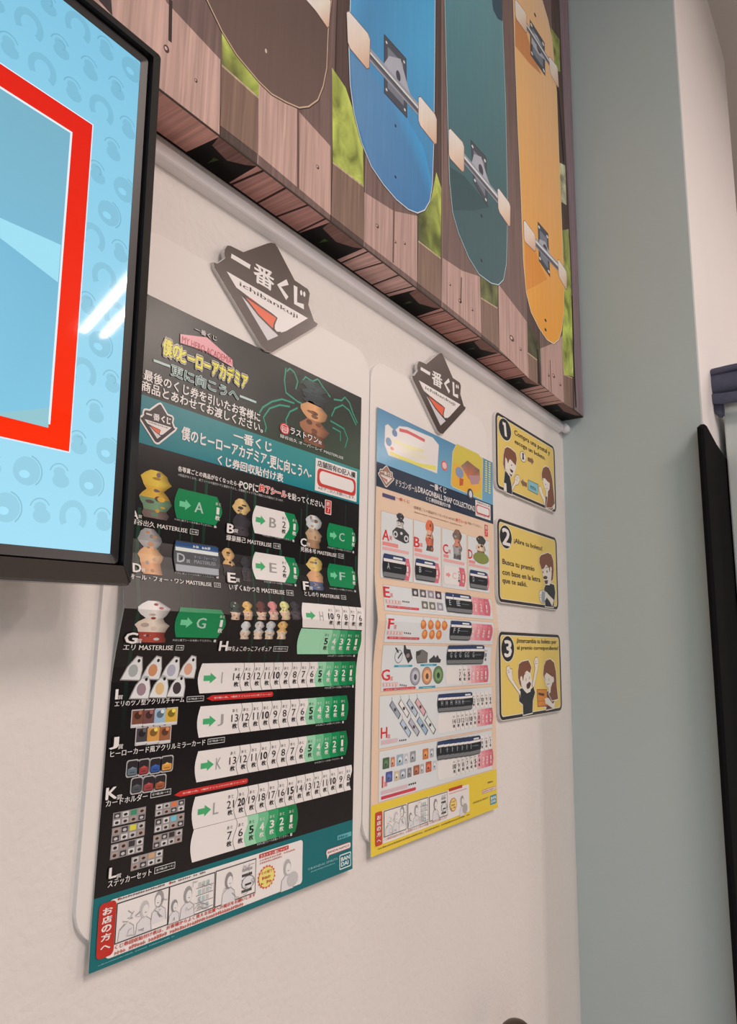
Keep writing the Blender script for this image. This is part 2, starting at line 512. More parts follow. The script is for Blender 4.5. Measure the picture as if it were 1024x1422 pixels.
S.R(ru0 - .0012, rv0 - .0012, ru1 + .0012, rv1 + .0012, (225, 240, 250), 3)
S.P([(ru0, rv0), (ru1, rv0), (ru1, rv1), (ru0, rv1)], [(255, 48, 8), (255, 48, 6), (226, 28, 8), (222, 26, 8)], 4)
S.R(iu0 - .0022, iv0 - .0022, iu1 + .0022, iv1 + .0022, (232, 240, 246), 5)
S.part('screen_view_graphic', par=SCR)
S.P([(iu0, iv0), (iu1, iv0), (iu1, iv1), (iu0, iv1)], [(128, 196, 226), (128, 196, 226), (120, 178, 200), (118, 180, 205)], 6)
S.p([(-60, 262), (0, 302), (85, 340), (81, 392), (0, 330), (-60, 290)], (160, 223, 243), 7)
S.p([(0, 330), (81, 392), (68, 570), (0, 573), (-60, 560), (-60, 300)], [(120, 186, 214)] * 2 + [(132, 200, 228)] * 2 + [(125, 190, 220)] * 2, 6.6)
S.p([(68, 566), (67.5, 594), (0, 577), (0, 573)], (150, 200, 210), 7)
S.flush()

# ------------------------------------------------------------------ skateboard canvas
YC, ZC, ZT, XCL, XCR = -0.063, 2.068, 3.72, -0.75, 1.868
cv = empty('skateboard_canvas', (0.5, -0.03, ZC)); tag(cv, 'large box canvas printed with skateboards hanging on wooden planks', 'canvas')
CVI = Matrix.Translation((-0.5, 0.03, -ZC))
o = box('stretched_canvas', (XCL - 0.5, YC + 0.03, 0), (XCR - 0.5, 0.03 - 0.001, ZT - ZC), M_canvas, cv, 0.0015)
CP = wallplane(YC)
K = Print(CP, cv, M_pl, base=0.0001, inv=CVI); K.EPS = 0.00008
def U(x, y): return CP.uv(x, y)[0]
DK = (72, 55, 50)
K.part('printed_fence', M_pl)
K.R(XCL + .004, ZC + .003, XCR - .003, ZT - .004, (86, 66, 60), 0)
LIT = (192, 152, 137); LIT2 = (182, 143, 130); SH = (118, 92, 84)
edges = [(None, (306, 175)), ((358.5, 215), (459.5, 300)), ((506, 336), (579.5, 393)), ((614, 420), (669, 464)), ((694, 486), (735, 526)), ((752.5, 535), (784, 561))]
px_planks = []
for a, b in edges:
    ua = XCL + .004 if a is None else U(*a); ub = U(*b)
    px_planks.append((ua, ub))
    K.R(ua, ZC + .002, ub, ZT - .005, SH, 1)
    K.line([(ub, ZC + .002), (ub, ZT - .005)], .003, (60, 45, 42), 1.5, uv=True)
    K.line([(ua, ZC + .002), (ua, ZT - .005)], .0025, (150, 120, 108), 1.4, uv=True)
K.part('printed_sunlit_plank', M_pl)
zA = CP.uv(231, 3)
K.P([(XCL + .004, ZC + .002), (U(305.5, 175), ZC + .002), CP.uv(306, 83), zA, (zA[0] - .05, zA[1] + .07), (XCL + .004, zA[1] + .12)], LIT, 2)
K.P([(-.2, ZC + .2), (U(156, 22), CP.uv(156, 22)[1]), (U(154, -6), CP.uv(154, -6)[1]), (-.2, ZC + .5)], (60, 48, 48), 2.2)
K.part('printed_sunlit_plank', M_pl); K.p([(359, 112), (377, 131), (414, 152), (416, 156), (459, 203), (459.3, 299), (358.7, 214.5)], LIT, 2)
K.part('printed_sunlit_plank', M_pl); K.p([(506, 267), (547, 293), (579.8, 300), (579.3, 392), (506, 335.5)], LIT2, 2)
K.part('printed_sunlit_plank', M_pl); K.p([(614.7, 358), (642, 376), (666.6, 384), (668.7, 463), (614.3, 419)], LIT2, 2)
K.part('printed_sunlit_plank', M_pl); K.p([(692.6, 395), (732, 447), (734.7, 525.5), (694, 485.5)], LIT2, 2)
K.part('printed_sunlit_plank', M_pl); K.p([(750.6, 484), (768, 477), (781.5, 466), (783.8, 560), (752.6, 534.5)], LIT2, 2)
K.part('printed_knots', M_pl, kind='stuff')
for ya, yb, xa, xb in ((0, 58, 237, 236),):
    K.line([(xa, ya), (xb, yb)], .005, (58, 44, 40), 3)
for pts in (((414, 150), (414, 262)), ((547.5, 280), (546, 365)), ((641, 385), (640, 420)), ((764, 500), (766, 545))):
    K.line(pts, .005, (110, 80, 72), 3)
for x, y, r in ((231, 68, 4.2), (272, 112, 2.2), (441, 232, 2.2), (524, 314, 2.2), (562, 338, 1.6), (549, 336, 1.6), (625, 395, 1.5), (639, 418, 2.2), (656, 430, 1.6), (711, 470, 3), (723, 485, 1.6), (762, 521, 1.5), (769, 522, 2), (778, 534, 1.6), (785, 48, 1.5)):
    K.ell(x, y, r, r * 1.3, (84, 56, 48), 3)
    K.ell(x - .6, y - .8, r * .5, r * .6, (214, 180, 165), 3.4)
CR = (132, 102, 86)
cross = [[(308, 91), (359, 136), (358, 214.5), (306, 174.5)], [(462, 226), (505, 259), (505.5, 335), (460, 299.5)], [(581, 335), (612, 359), (613.5, 418.5), (580, 393)], [(668, 414), (691, 428), (693, 484), (669, 464.5)], [(733, 490), (746, 500), (747, 534), (735, 526)], [(783, 520), (795, 525), (795.5, 567.5), (784, 561)]]
for q in cross:
    K.part('printed_crosspiece', M_pl); K.p(q, CR, 4)
    K.line([q[0], q[1]], .003, (190, 160, 130), 4.5)
K.part('printed_gap', M_pl); K.line([(746.5, 485), (749, 533)], .012, (35, 30, 26), 4.6)
GR = (176, 180, 84); GD = (98, 100, 56)
K.part('printed_leaves', M_lf); K.p([(308, 46), (330, 76), (360, 112), (359, 136), (308, 91)], [GR, GR, GR, (150, 160, 66), (110, 104, 60)], 4)
K.part('printed_leaves', M_lf); K.p([(461, 94), (480, 122), (492, 158), (504, 200), (505, 259), (462, 226)], GR, 4)
K.part('printed_leaves', M_lf); K.p([(606, 239), (613, 262), (612, 358), (581, 334), (580.5, 300), (592, 291), (599, 275)], [GR, GR, (140, 150, 60), (84, 84, 50), GD, (120, 126, 60), GR], 4)
K.part('printed_leaves', M_lf); K.p([(667, 384), (691, 397), (691, 427.5), (668, 413.5)], (104, 104, 62), 4)
K.part('printed_leaves', M_lf); K.p([(733, 449), (750, 478), (751, 505), (733, 490)], (78, 74, 50), 4)
K.part('printed_leaves', M_lf); K.p([(781, 468), (784, 420), (781, 320), (790, 318), (794, 411), (796.5, 523), (783, 520)], [GR, GR, (150, 150, 90), (150, 150, 90), GR, (190, 190, 100), GR], 4)
K.part('printed_leaves', M_lf); K.p([(765, 38), (777, 55), (778, 100), (771, 96)], [(150, 152, 80)] * 4, 4)
K.part('printed_leaves', M_lf); K.p([(776, 225), (785, 230), (787, 285), (779, 280)], (196, 186, 150), 4)
K.part('printed_end_plank', M_pl)
e0 = CP.uv(811, 578); e1 = CP.uv(800, 566)
K.P([(e1[0] - .012, ZC + .002), (XCR - .004, ZC + .002), (XCR - .004, ZT - .005), (e1[0] - .03, ZT - .005), (CP.uv(785.5, 200)[0], CP.uv(785.5, 200)[1]), (CP.uv(793, 350)[0], CP.uv(793, 350)[1]), (CP.uv(797.5, 480)[0], CP.uv(797.5, 480)[1])], (138, 112, 114), 5)
K.line([(794.5, 411), (797, 500), (800, 566)], .010, (30, 24, 22), 5.2)
K.line([(770, 88), (776, 130), (783, 225)], .010, (48, 36, 36), 5.2)
# boards
def up(pts):
    """outline whose two ends are carried on upwards outside the photo"""
    q = [CP.uv(*a) for a in pts]
    return [(q[0][0], ZT - .3)] + q + [(q[-1][0], ZT - .3)]
def board(pts, cols, rim, shade=None):
    K.part('printed_skateboard', M_bd)
    q = up(pts)
    n = len(q); zt = max(p[1] for p in q[1:-1]); zb = min(p[1] for p in q)
    cc = []
    for u, v in q:
        t = min(1, max(0, (v - zb) / (zt - zb)))
        for (ta, ca), (tb, cb) in zip(cols, cols[1:]):
            if ta <= t <= tb + 1e-6:
                s_ = (t - ta) / (tb - ta); cc.append(tuple(ca[i] + (cb[i] - ca[i]) * s_ for i in range(3))); break
        else: cc.append(cols[-1][1])
    K.P(grow(q, .0035), (50, 40, 38), 5.6)
    K.P(grow(q, .0022), rim, 6)
    K.P(q, cc, 7)
    return q
S1 = [(288, 0), (308.6, 43), (329, 76), (359, 112), (377, 129.5), (397.5, 141), (415, 148.6), (428, 147), (440.6, 138), (448, 119), (453, 94), (455, 42), (459.5, 0)]
S2 = [(487, 0), (485, 67), (486.7, 118), (492, 157.6), (502, 197), (516, 231), (533, 256), (550, 276), (567, 290), (579.6, 295), (589.5, 291), (596.5, 278.6), (600, 256), (602, 197), (603.5, 60), (604, 0)]
S3 = [(618, 0), (620, 84), (623, 197), (624.6, 253), (629, 295.5), (637, 323.6), (651, 357), (665, 380), (682, 392.5), (692, 395), (699, 388), (703, 366), (704.8, 295), (702, 141), (698, 36.6), (696, 0)]
S4 = [(713, 0), (715, 63), (719, 169), (724, 278), (727, 362), (731, 406), (737.7, 433), (748.7, 455), (759.6, 471), (769, 477), (776, 471), (780, 458), (783, 433), (783, 389), (780, 307), (776, 211), (773, 127), (766.5, 53), (761, 27), (753, 0)]
SKB = [None]
def done(): SKB[0] = K.flush()
def chaikin(q, n=1):
    for _ in range(n):
        q = [tuple(Vector(a) * k + Vector(b) * (1 - k)) for a, b in zip(q, q[1:] + q[:1]) for k in (.90, .10)]
    return q
def wheel(pts):
    a, b = pts[0], pts[2]; q = chaikin(list(pts)); d = Vector((b[0] - a[0], b[1] - a[1]))
    cl_ = []
    for p_ in q:
        t = max(0, min(1, (Vector(p_) - Vector(a)).dot(d) / d.length_squared)); c0, c1 = (250, 228, 212), (206, 158, 128)
        cl_.append(tuple(c0[i] + (c1[i] - c0[i]) * t ** 1.3 for i in range(3)))
    K.p(q, cl_, 12, out=(.0016, (120, 92, 84)))
    m_ = (Vector(pts[0]) + Vector(pts[3])) / 2
def truck(plate, axle, hang, w, c=(150, 146, 152)):
    K.part('printed_truck', M_bd, par=SKB[0])
    K.p(plate, (78, 78, 84), 9, out=(.0015, (40, 38, 42)))
    K.p([tuple(Vector(a) * .72 + (Vector(plate[0]) + Vector(plate[2])) / 2 * .28) for a in plate], (120, 120, 126), 9.5)
    for a in plate: 
        m_ = (Vector(plate[0]) + Vector(plate[2])) / 2; b = Vector(a) * .82 + m_ * .18
        K.ell(b.x, b.y, 1.3, 1.8, (215, 205, 200), 10)
    K.p(hang, (172, 166, 170), 10)
    m_ = sum((Vector(a) for a in hang), Vector((0, 0))) / len(hang)
    K.ell(m_.x, m_.y, 3.2, 7, (70, 68, 74), 10.5)
    K.line(axle, w, c, 11)
    K.line([(a[0] + .5, a[1] + 3) for a in axle], w * .35, (96, 90, 96), 11.4)
    K.line([(a[0] - .5, a[1] - 2.5) for a in axle], w * .25, (212, 206, 208), 11.4)
def pic_wheels(*ws):
    for q in ws:
        K.part('printed_wheel', M_bd, par=SKB[0])
        wheel(q)
board(S1, [(0, (108, 84, 74)), (1, (94, 73, 66))], (196, 160, 132))
K.ell(369, 71, 1.6, 3, (205, 180, 165), 8)
done()
pic_wheels([(423, -2), (459, -2), (456, 41), (438, 15)])
board(S2, [(0, (66, 118, 160)), (.35, (84, 132, 172)), (.62, (84, 156, 196)), (1, (76, 164, 204))], (205, 200, 205))
K.p([(486, 75), (514, 98), (534, 128), (566, 165), (588, 205), (600, 256), (596.5, 278.6), (579.6, 295), (550, 276), (516, 231), (492, 157.6)], [(96, 136, 170), (92, 134, 170), (88, 134, 172), (80, 140, 182), (66, 150, 196), (70, 146, 190), (66, 118, 160), (64, 114, 158), (74, 120, 162), (88, 128, 168), (94, 134, 170)], 8)
done()
truck([(533.7, 49), (563.5, 82), (564.7, 163), (533.7, 129)], [(508, 70), (582, 154)], [(540, 78), (556, 82), (567, 124), (574, 142), (548, 118), (532, 90)], .026)
pic_wheels([(481, 12.7), (513.5, 50.6), (512, 99), (483, 64)], [(581, 132), (606, 162), (605.8, 203), (581, 171.6)])
for x, y in ((549, 175), (549, 246)):
    K.part('printed_bolt_hole', M_bd, par=SKB[0]); K.ell(x, y, 1.3, 2, (40, 40, 48), 9)
board(S3, [(0, (66, 90, 92)), (.45, (72, 98, 98)), (.6, (84, 126, 132)), (1, (104, 140, 142))], (176, 190, 188))
K.p([(625, 232), (645, 245), (680, 288), (655, 293), (629, 292)], [(60, 82, 84)] * 5, 8)
K.p([(696.5, -14), (697.8, 30), (691, 26), (685, 14), (683, 0), (685, -12), (690, -18)], (60, 78, 88), 8)
done()
truck([(654, 195.6), (675, 219.5), (676.7, 285.6), (658, 253)], [(640, 215), (692, 277)], [(658, 214), (668, 218), (677, 248), (684, 266), (664, 244), (655, 226)], .024)
pic_wheels([(623, 177), (644, 200), (644, 241), (623, 218)], [(690.7, 260), (708.5, 284), (708, 316.5), (692, 292.6)])
for x, y in ((668.5, 300), (668.5, 362)):
    K.part('printed_bolt_hole', M_bd, par=SKB[0]); K.ell(x, y, 1.3, 2, (40, 40, 48), 9)
board(S4, [(0, (232, 150, 62)), (.3, (238, 164, 84)), (.75, (242, 170, 106)), (1, (236, 182, 146))], (236, 210, 180))
K.p([(715, 20), (732, 48), (740, 76), (752, 104), (735, 88), (715.5, 64)], (196, 128, 80), 8)
K.p([(728, 335), (745, 352), (752, 372), (760, 388), (742, 398), (731, 403)], [(216, 138, 62)] * 6, 8)
done()
truck([(736, 28), (756, 60), (757, 105), (737, 76)], [(730, 34), (766, 92)], [(738, 44), (746, 50), (756, 76), (762, 88), (748, 76), (738, 60)], .022, (130, 124, 126))
pic_wheels([(715, -2), (730.6, 19), (731.7, 47.5), (716, 25)], [(762, 78), (774, 93), (776, 123.5), (764.4, 103)])
truck([(747, 308.7), (761, 325), (763.7, 384), (748.7, 362)], [(741, 334), (778, 374)], [(749, 332), (757, 336), (765, 356), (770, 366), (755, 352), (748, 342)], .024)
pic_wheels([(727, 304.6), (743, 326.5), (744, 350.5), (728, 334.7)], [(774.6, 359), (787, 378), (787, 403.6), (776, 384)])
for x, y in ((757.6, 445), (757.6, 458), (743, 21)):
    K.part('printed_bolt_hole', M_bd, par=SKB[0]); K.ell(x, y, 1.3, 2, (40, 40, 48), 9)
K.flush()
# wrapped lower edge of the print
UP_ = Plane((0, 0, ZC), (1, 0, 0), (0, 1, 0))
B = Print(UP_, cv, M_pl, base=0.0001, inv=CVI); B.EPS = 0.00008
B.part('wrapped_print', M_pl)
B.R(XCL + .003, YC + .001, XCR - .003, -.002, (18, 14, 13), 0)
for (ua, ub), c in zip(px_planks, ((206, 148, 134), (194, 138, 126), (210, 162, 150), (192, 134, 120), (184, 128, 116), (204, 152, 140))):
    B.part('wrapped_plank_print', M_pl)
    B.P([(ua, YC + .001), (ub, YC + .001), (ub - .004, -.006), (ua + .004, -.006)], c, 1)
    for k in range(4):
        q = ua + (ub - ua) * (k + .6 + .3 * math.sin(ua * 50 + k)) / 4.2
        if ua < q < ub - .006: B.line([(q, YC + .001), (q + .004 * math.sin(k * 3 + ua * 9), -.006)], .004, (58, 36, 32), 1.5, uv=True)
for (_, ua), (ub, _) in zip(px_planks, px_planks[1:] + [(XCR - .02, 0)]):
    B.part('wrapped_crosspiece_print', M_pl)
    B.P([(ua, YC + .001), (ub, YC + .001), (ub - .01, YC + .012), (ua + (ub - ua) * .55, YC + .026), (ua + .006, YC + .020)], (130, 92, 82), 1)
    B.P([(ua + (ub - ua) * .35, YC + .036), (ua + (ub - ua) * .45, YC + .034), (ua + (ub - ua) * .40, YC + .052)], (66, 84, 42), 1)
B.flush()

# ------------------------------------------------------------------ white boards, posters
YB = -0.006
WP = wallplane(0)
def white_board(X0, X1, Z0, Z1, lab):
    o = slab('display_board', rrect(X0, Z0, X1, Z1, 0.042, 10), WP, 0.0, -YB, M_board, None, 0.0008)
    return tag(o, lab, 'board', 'white boards behind the posters')
white_board(0.464, 0.9445, 1.1455, 1.9360, 'white rounded plastic board behind the black and teal poster')
white_board(0.9475, 1.390, 1.1455, 1.9340, 'white rounded plastic board behind the peach and yellow poster')

PP = wallplane(-0.0085)
def poster(name, px, amp, vf, m, lab, u0):
    (_, v1), (u1, v0) = PP.uv(*px[0]), PP.uv(*px[1])
    t = empty(name, (u0, -0.0085, v0)); tag(t, lab, 'poster')
    inv = Matrix.Translation((-u0, 0.0085, -v0))
    def curve(v):
        d = 1 - abs(v - vf) / 0.078
        h = amp * d ** 1.3 if d > 0 else 0.0
        e = max(0, (v0 + 0.06 - v) / 0.06)
        return h + 0.0015 * e * e
    cuts = [vf + s * d for s in (-1, 1) for d in (.004, .009, .016, .025, .036, .048, .062, .078)] + [vf] + [v0 + .06 * k / 3 for k in (1, 2, 3)]
    kn = sorted({v0 - .01, v0, v1, v1 + .01} | set(cuts)); kh = [curve(k) for k in kn]
    def bend(u, v):
        for a, b, p, q in zip(kn, kn[1:], kh, kh[1:]):
            if v <= b: return p + (q - p) * max(0, v - a) / (b - a)
        return kh[-1]
    Q = Print(PP, t, m, bend=bend, cuts=cuts, base=0.0, inv=inv)
    # the paper
    bm = bmesh.new()
    vs = sorted({v0, v1} | {c for c in cuts if v0 < c < v1}); us = [u0 + (u1 - u0) * i / 16 for i in range(17)]
    g = [[bm.verts.new(inv @ PP.pt(u, v, bend(u, v) - .0004)) for u in us] for v in vs]
    for a, b in zip(g, g[1:]):
        for i in range(16): bm.faces.new((a[i], a[i + 1], b[i + 1], b[i]))
    o = mesh_obj('paper', bm, M_edge, t)
    so = o.modifiers.new('thickness', 'SOLIDIFY'); so.thickness = 0.0006; so.offset = -1 if o.data.polygons[0].normal.y < 0 else 1
    return Q, (u0, v0, u1, v1), t

WT = (226, 214, 206)
# ---- printed building blocks
def arrow(Q, u, v, w, h, col, lay):
    Q.P([(u, v - h * .25), (u + w * .5, v - h * .25), (u + w * .5, v - h * .5), (u + w, v), (u + w * .5, v + h * .5), (u + w * .5, v + h * .25), (u, v + h * .25)], col, lay)
def tabshape(u0, v0, u1, v1, b=.01):
    L = [(u0 + b * .45 * math.sin(math.pi * i / 8), v0 + (v1 - v0) * i / 8) for i in range(9)]
    L = [(u0 + b * .5 - b * .5 * math.sin(math.pi * i / 8), v0 + (v1 - v0) * i / 8) for i in range(9)]
    R_ = [(u1 - b + b * math.sin(math.pi * i / 8) ** 1.3, v1 - (v1 - v0) * i / 8) for i in range(9)]
    return L + R_
GREENS = [(150, 196, 156), (106, 174, 126), (56, 148, 94), (14, 128, 74), (0, 112, 62)]
PINKS = [(240, 190, 186), (232, 160, 160), (224, 134, 138), (214, 112, 120), (202, 92, 104)]
def count_mark(Q, u, v, h, n, last, bold=False):
    """the small 'あと n 枚' column"""
    w = h * (.14 if n == 1 else .32 if n < 10 else .40 if n == 11 else .5)
    dk = (36, 32, 32); wt = (235, 230, 222)
    c = wt if last else dk
    o = ((.07, (30, 40, 34)),) if False else ()
    Q.T('あと', u - h * .2, v + h * .34, u + h * .2, v + h * .5, c, 4, .02, res=1)
    Q.T(str(n), u - w / 2, v - h * .16, u + w / 2, v + h * .22, c, 4, .035 if (bold or last) else .005, o)
    Q.T('枚', u - h * .17, v - h * .5, u + h * .17, v - h * .24, c, 4, .03, res=1)
def simple_tab(Q, x0, yt, yb, x1, letter, green, ink_arrow=(92, 190, 130)):
    u0, v0, u1, v1 = Q.box4(x0, yt, yb, x1); w, h = u1 - u0, v1 - v0
    Q.part('prize_tab', z=6)
    if green:
        Q.P(tabshape(u0, v0, u1, v1), (0, 122, 70), 0)
    else:
        Q.P(tabshape(u0, v0, u1, v1), (0, 122, 70), 0)
        Q.P(tabshape(u0, v0, u0 + w * .79, v1, .012), WT, 1)
        count_mark(Q, u0 + w * .665, (v0 + v1) / 2, h * .62, 2, False)
    ac = (110, 190, 140) if green else (70, 158, 100)
    arrow(Q, u0 + w * (.10 if green else .07), (v0 + v1) / 2, w * (.23 if green else .2), h * .36, ac, 2)
    la = .41 if green else .355
    Q.T(letter, u0 + w * la, (v0 + v1) / 2 - h * .18, u0 + w * (la + (.18 if green else .14)), (v0 + v1) / 2 + h * .18, (168, 186, 170) if green else (150, 138, 132), 2, .02)
    count_mark(Q, u0 + w * .90, (v0 + v1) / 2, h * .62, 1, True)
def strip(Q, x0, yt, yb, x1, letter, nums, xa, xb, pal, ngreen, white=WT):
    u0, v0, u1, v1 = Q.box4(x0, yt, yb, x1); h = v1 - v0
    ua = Q.box4(xa, yt, yb, xa + 1)[0]; ub = Q.box4(xb, yt, yb, xb + 1)[0]
    n = len(nums); w = (ub - ua) / max(1, n - 1)
    Q.part('ticket_count_strip', z=6)
    def wave(uu, a=.16): return [(uu + w * a * math.sin(2 * math.pi * i / 10 + .4), v1 - h * i / 10) for i in range(11)]
    ug = ua + w * (n - ngreen - .5)
    left = [(u0 + .004 - .004 * math.sin(math.pi * i / 6), v0 + h * i / 6) for i in range(7)]
    if ngreen < n: Q.P(left + wave(ug if ngreen else u1 - .004), white, 0)
    elif letter is None or ngreen == n: Q.P(left + wave(ua - w * .5), pal[0], 0)
    for i in range(n - ngreen - 1):
        Q.line(wave(ua + w * (i + .5)), .0009, (120, 108, 104), 1, uv=True)
    for j in range(ngreen):
        i = n - ngreen + j; a = ua + w * (i - .5)
        b = a + w
        R_ = wave(b) if j < ngreen - 1 else [(b + w * .25 * math.sin(math.pi * k / 10), v1 - h * k / 10) for k in range(11)]
        Q.P(wave(a)[::-1] + R_, pal[min(4, 5 - ngreen + j)] if ngreen <= 5 else pal[j], 1)
    for i, nn in enumerate(nums):
        count_mark(Q, ua + w * i, (v0 + v1) / 2, h * .66, nn, i >= n - ngreen + 1 and ngreen > 0, nn % 5 == 0)
    if letter:
        arrow(Q, u0 + .009, (v0 + v1) / 2, .0205, h * .36, (70, 158, 100), 2)
        lw = h * .24 if letter != 'I' else h * .04
        lu_ = u0 + (ua - u0) * (.61 if letter != 'H' else .66)
        Q.T(letter, lu_ - lw / 2, (v0 + v1) / 2 - h * .19, lu_ + lw / 2, (v0 + v1) / 2 + h * .19, (158, 146, 140), 2, .01)
def blob(Q, x0, yt, x1, yb, cols, seed=0, name='product_picture', lay0=0):
    """plain coloured stand-in for a pictured figurine: soft lumps of its colours"""
    r = random.Random(seed)
    Q.part(name, z=5)
    prof = [.30, .64, .82, .86, .72, .46, .70, .90, .84, .72, .66, .74, .70]
    n = len(prof); cx = (x0 + x1) / 2; rx = (x1 - x0) / 2
    L, R_, C_ = [], [], []
    for i in range(n):
        t = i / (n - 1); y = yt + (yb - yt) * t
        a = prof[i] * r.uniform(.82, 1.05); b = prof[i] * r.uniform(.82, 1.05)
        u, v = Q.uv(cx, y); k = abs(Q.uv(cx + rx, y)[0] - u)
        L.append((u - a * k, v)); R_.append((u + b * k, v))
        C_.append(cols[min(len(cols) - 1, int((t if len(cols) > 2 else max(0, t - .08)) * len(cols) * .999))])
    for i in range(n - 1):
        c = C_[i]; hi = tuple(min(255, x * 1.14) for x in c); lo = tuple(x * .66 for x in c)
        m0 = ((L[i][0] * .45 + R_[i][0] * .55), L[i][1]); m1 = ((L[i + 1][0] * .45 + R_[i + 1][0] * .55), L[i + 1][1])
        Q.P([L[i + 1], m1, m0, L[i]], [c, hi, hi, c], lay0); Q.P([m1, R_[i + 1], R_[i], m0], [hi, lo, lo, hi], lay0)
    for k in range(11):
        i = r.randint(1, n - 2); c = cols[r.randint(0, len(cols) - 1)]; w = R_[i][0] - L[i][0]; h = abs(L[0][1] - L[-1][1])
        Q.E(L[i][0] + w * r.uniform(.25, .75), L[i][1], w * r.uniform(.07, .16), h * r.uniform(.02, .06), (lambda g: tuple(min(255, x * g) for x in c))(r.uniform(.78, 1.12)), lay0 + .5 + k * .1, 9)
def person_sketch(Q, u, v, s, hair, lay, flip=1):
    g = (150, 140, 136); pale = (214, 200, 194)
    Q.P([(u - s * .42, v - s), (u + s * .42, v - s), (u + s * .36, v - s * .55), (u + s * .12, v - s * .38), (u - s * .12, v - s * .38), (u - s * .36, v - s * .55)], pale, lay)
    Q.line([(u - s * .42, v - s), (u - s * .36, v - s * .55), (u - s * .12, v - s * .38)], s * .035, g, lay + .4, uv=True)
    Q.line([(u + s * .42, v - s), (u + s * .36, v - s * .55), (u + s * .12, v - s * .38)], s * .035, g, lay + .4, uv=True)
    Q.E(u, v - s * .06, s * .25, s * .36, hair, lay + .6, 14)
    Q.E(u + flip * s * .06, v - s * .12, s * .17, s * .24, (222, 208, 200), lay + 1, 14)
    Q.line([(u + flip * s * .02, v - s * .2), (u + flip * s * .12, v - s * .2)], s * .03, (120, 105, 100), lay + 1.4, uv=True)
def comic(Q, x0, yt, yb, x1, seed):
    r = random.Random(seed)
    u0, v0, u1, v1 = Q.box4(x0, yt, yb, x1); w, h = u1 - u0, v1 - v0
    Q.part('comic_panel', z=12)
    Q.R(u0, v0, u1, v1, (70, 62, 60), 0)
    Q.R(u0 + .0012, v0 + .0012, u1 - .0012, v1 - .0012, (226, 212, 204), 1)
    if seed % 3 == 1:
        for k, (a, f) in enumerate(((.20, 1), (.52, 1), (.80, -1))):
            person_sketch(Q, u0 + w * a, v0 + h * (.66 + .14 * (k == 2)), h * .62, ((226, 212, 204), (188, 176, 170), (150, 140, 136))[k], 2 + k, f)
    elif seed % 3 == 2:
        for k in range(4):
            for j in range(3): Q.R(u0 + w * (.62 + .09 * j), v0 + h * (.12 + .2 * k), u0 + w * (.69 + .09 * j), v0 + h * (.25 + .2 * k), (190 - 12 * ((k + j) % 3), 178, 172), 2)
            Q.line([(u0 + w * .58, v0 + h * (.1 + .2 * k)), (u1 - .002, v0 + h * (.1 + .2 * k))], .0008, (130, 120, 116), 2.4, uv=True)
        person_sketch(Q, u0 + w * .40, v0 + h * .66, h * .64, (150, 140, 136), 3, 1)
        person_sketch(Q, u0 + w * .12, v0 + h * .48, h * .46, (140, 130, 126), 5, 1)
    else:
        for k in range(5): Q.R(u0 + w * .64, v0 + h * (.12 + .15 * k), u0 + w * .9, v0 + h * (.2 + .15 * k), ((70, 64, 62), (160, 150, 146), (110, 102, 100))[k % 3], 2)
        Q.E(u0 + w * .80, v0 + h * .38, w * .17, h * .2, (110, 102, 98), 3, 16); Q.E(u0 + w * .80, v0 + h * .38, w * .15, h * .18, (214, 202, 196), 3.4, 16)
        Q.R(u0 + w * .72, v0 + h * .3, u0 + w * .88, v0 + h * .36, (60, 56, 54), 4)
        person_sketch(Q, u0 + w * .32, v0 + h * .66, h * .66, (140, 130, 126), 3, 1)
    for k in range(9):
        a = Vector((u0 + w * r.uniform(.1, .9), v0 + h * r.uniform(.1, .85))); q = [a]
        for _ in range(4):
            a = a + Vector((w * r.uniform(-.09, .11), h * r.uniform(-.14, .10))); a.x = min(u1 - .003, max(u0 + .003, a.x)); a.y = min(v1 - .003, max(v0 + .003, a.y)); q.append(a)
        Q.line([tuple(b) for b in q], .0006, (148, 136, 132), 8, uv=True)
def burst(Q, x, y, rx, ry, lay=0):
    u, v = Q.uv(x, y); ru = abs(Q.uv(x + rx, y)[0] - u); rv = abs(Q.uv(x, y - ry)[1] - v)
    Q.part('starburst', z=12)
    Q.P([(u + ru * (1 if k % 2 else .84) * math.cos(math.pi * k / 18), v + rv * (1 if k % 2 else .84) * math.sin(math.pi * k / 18)) for k in range(36)], (206, 80, 50), 0)
    Q.E(u, v, ru * .82, rv * .82, (246, 200, 110), 1, 18)
    Q.T('その場で', u - ru * .6, v + rv * .28, u + ru * .6, v + rv * .55, (170, 50, 40), 2, .02)
    Q.T('~3', u - ru * .5, v - rv * .15, u + ru * .5, v + rv * .15, (170, 50, 40), 2, .02)
    Q.T('~4', u - ru * .6, v - rv * .55, u + ru * .6, v - rv * .28, (170, 50, 40), 2, .02)
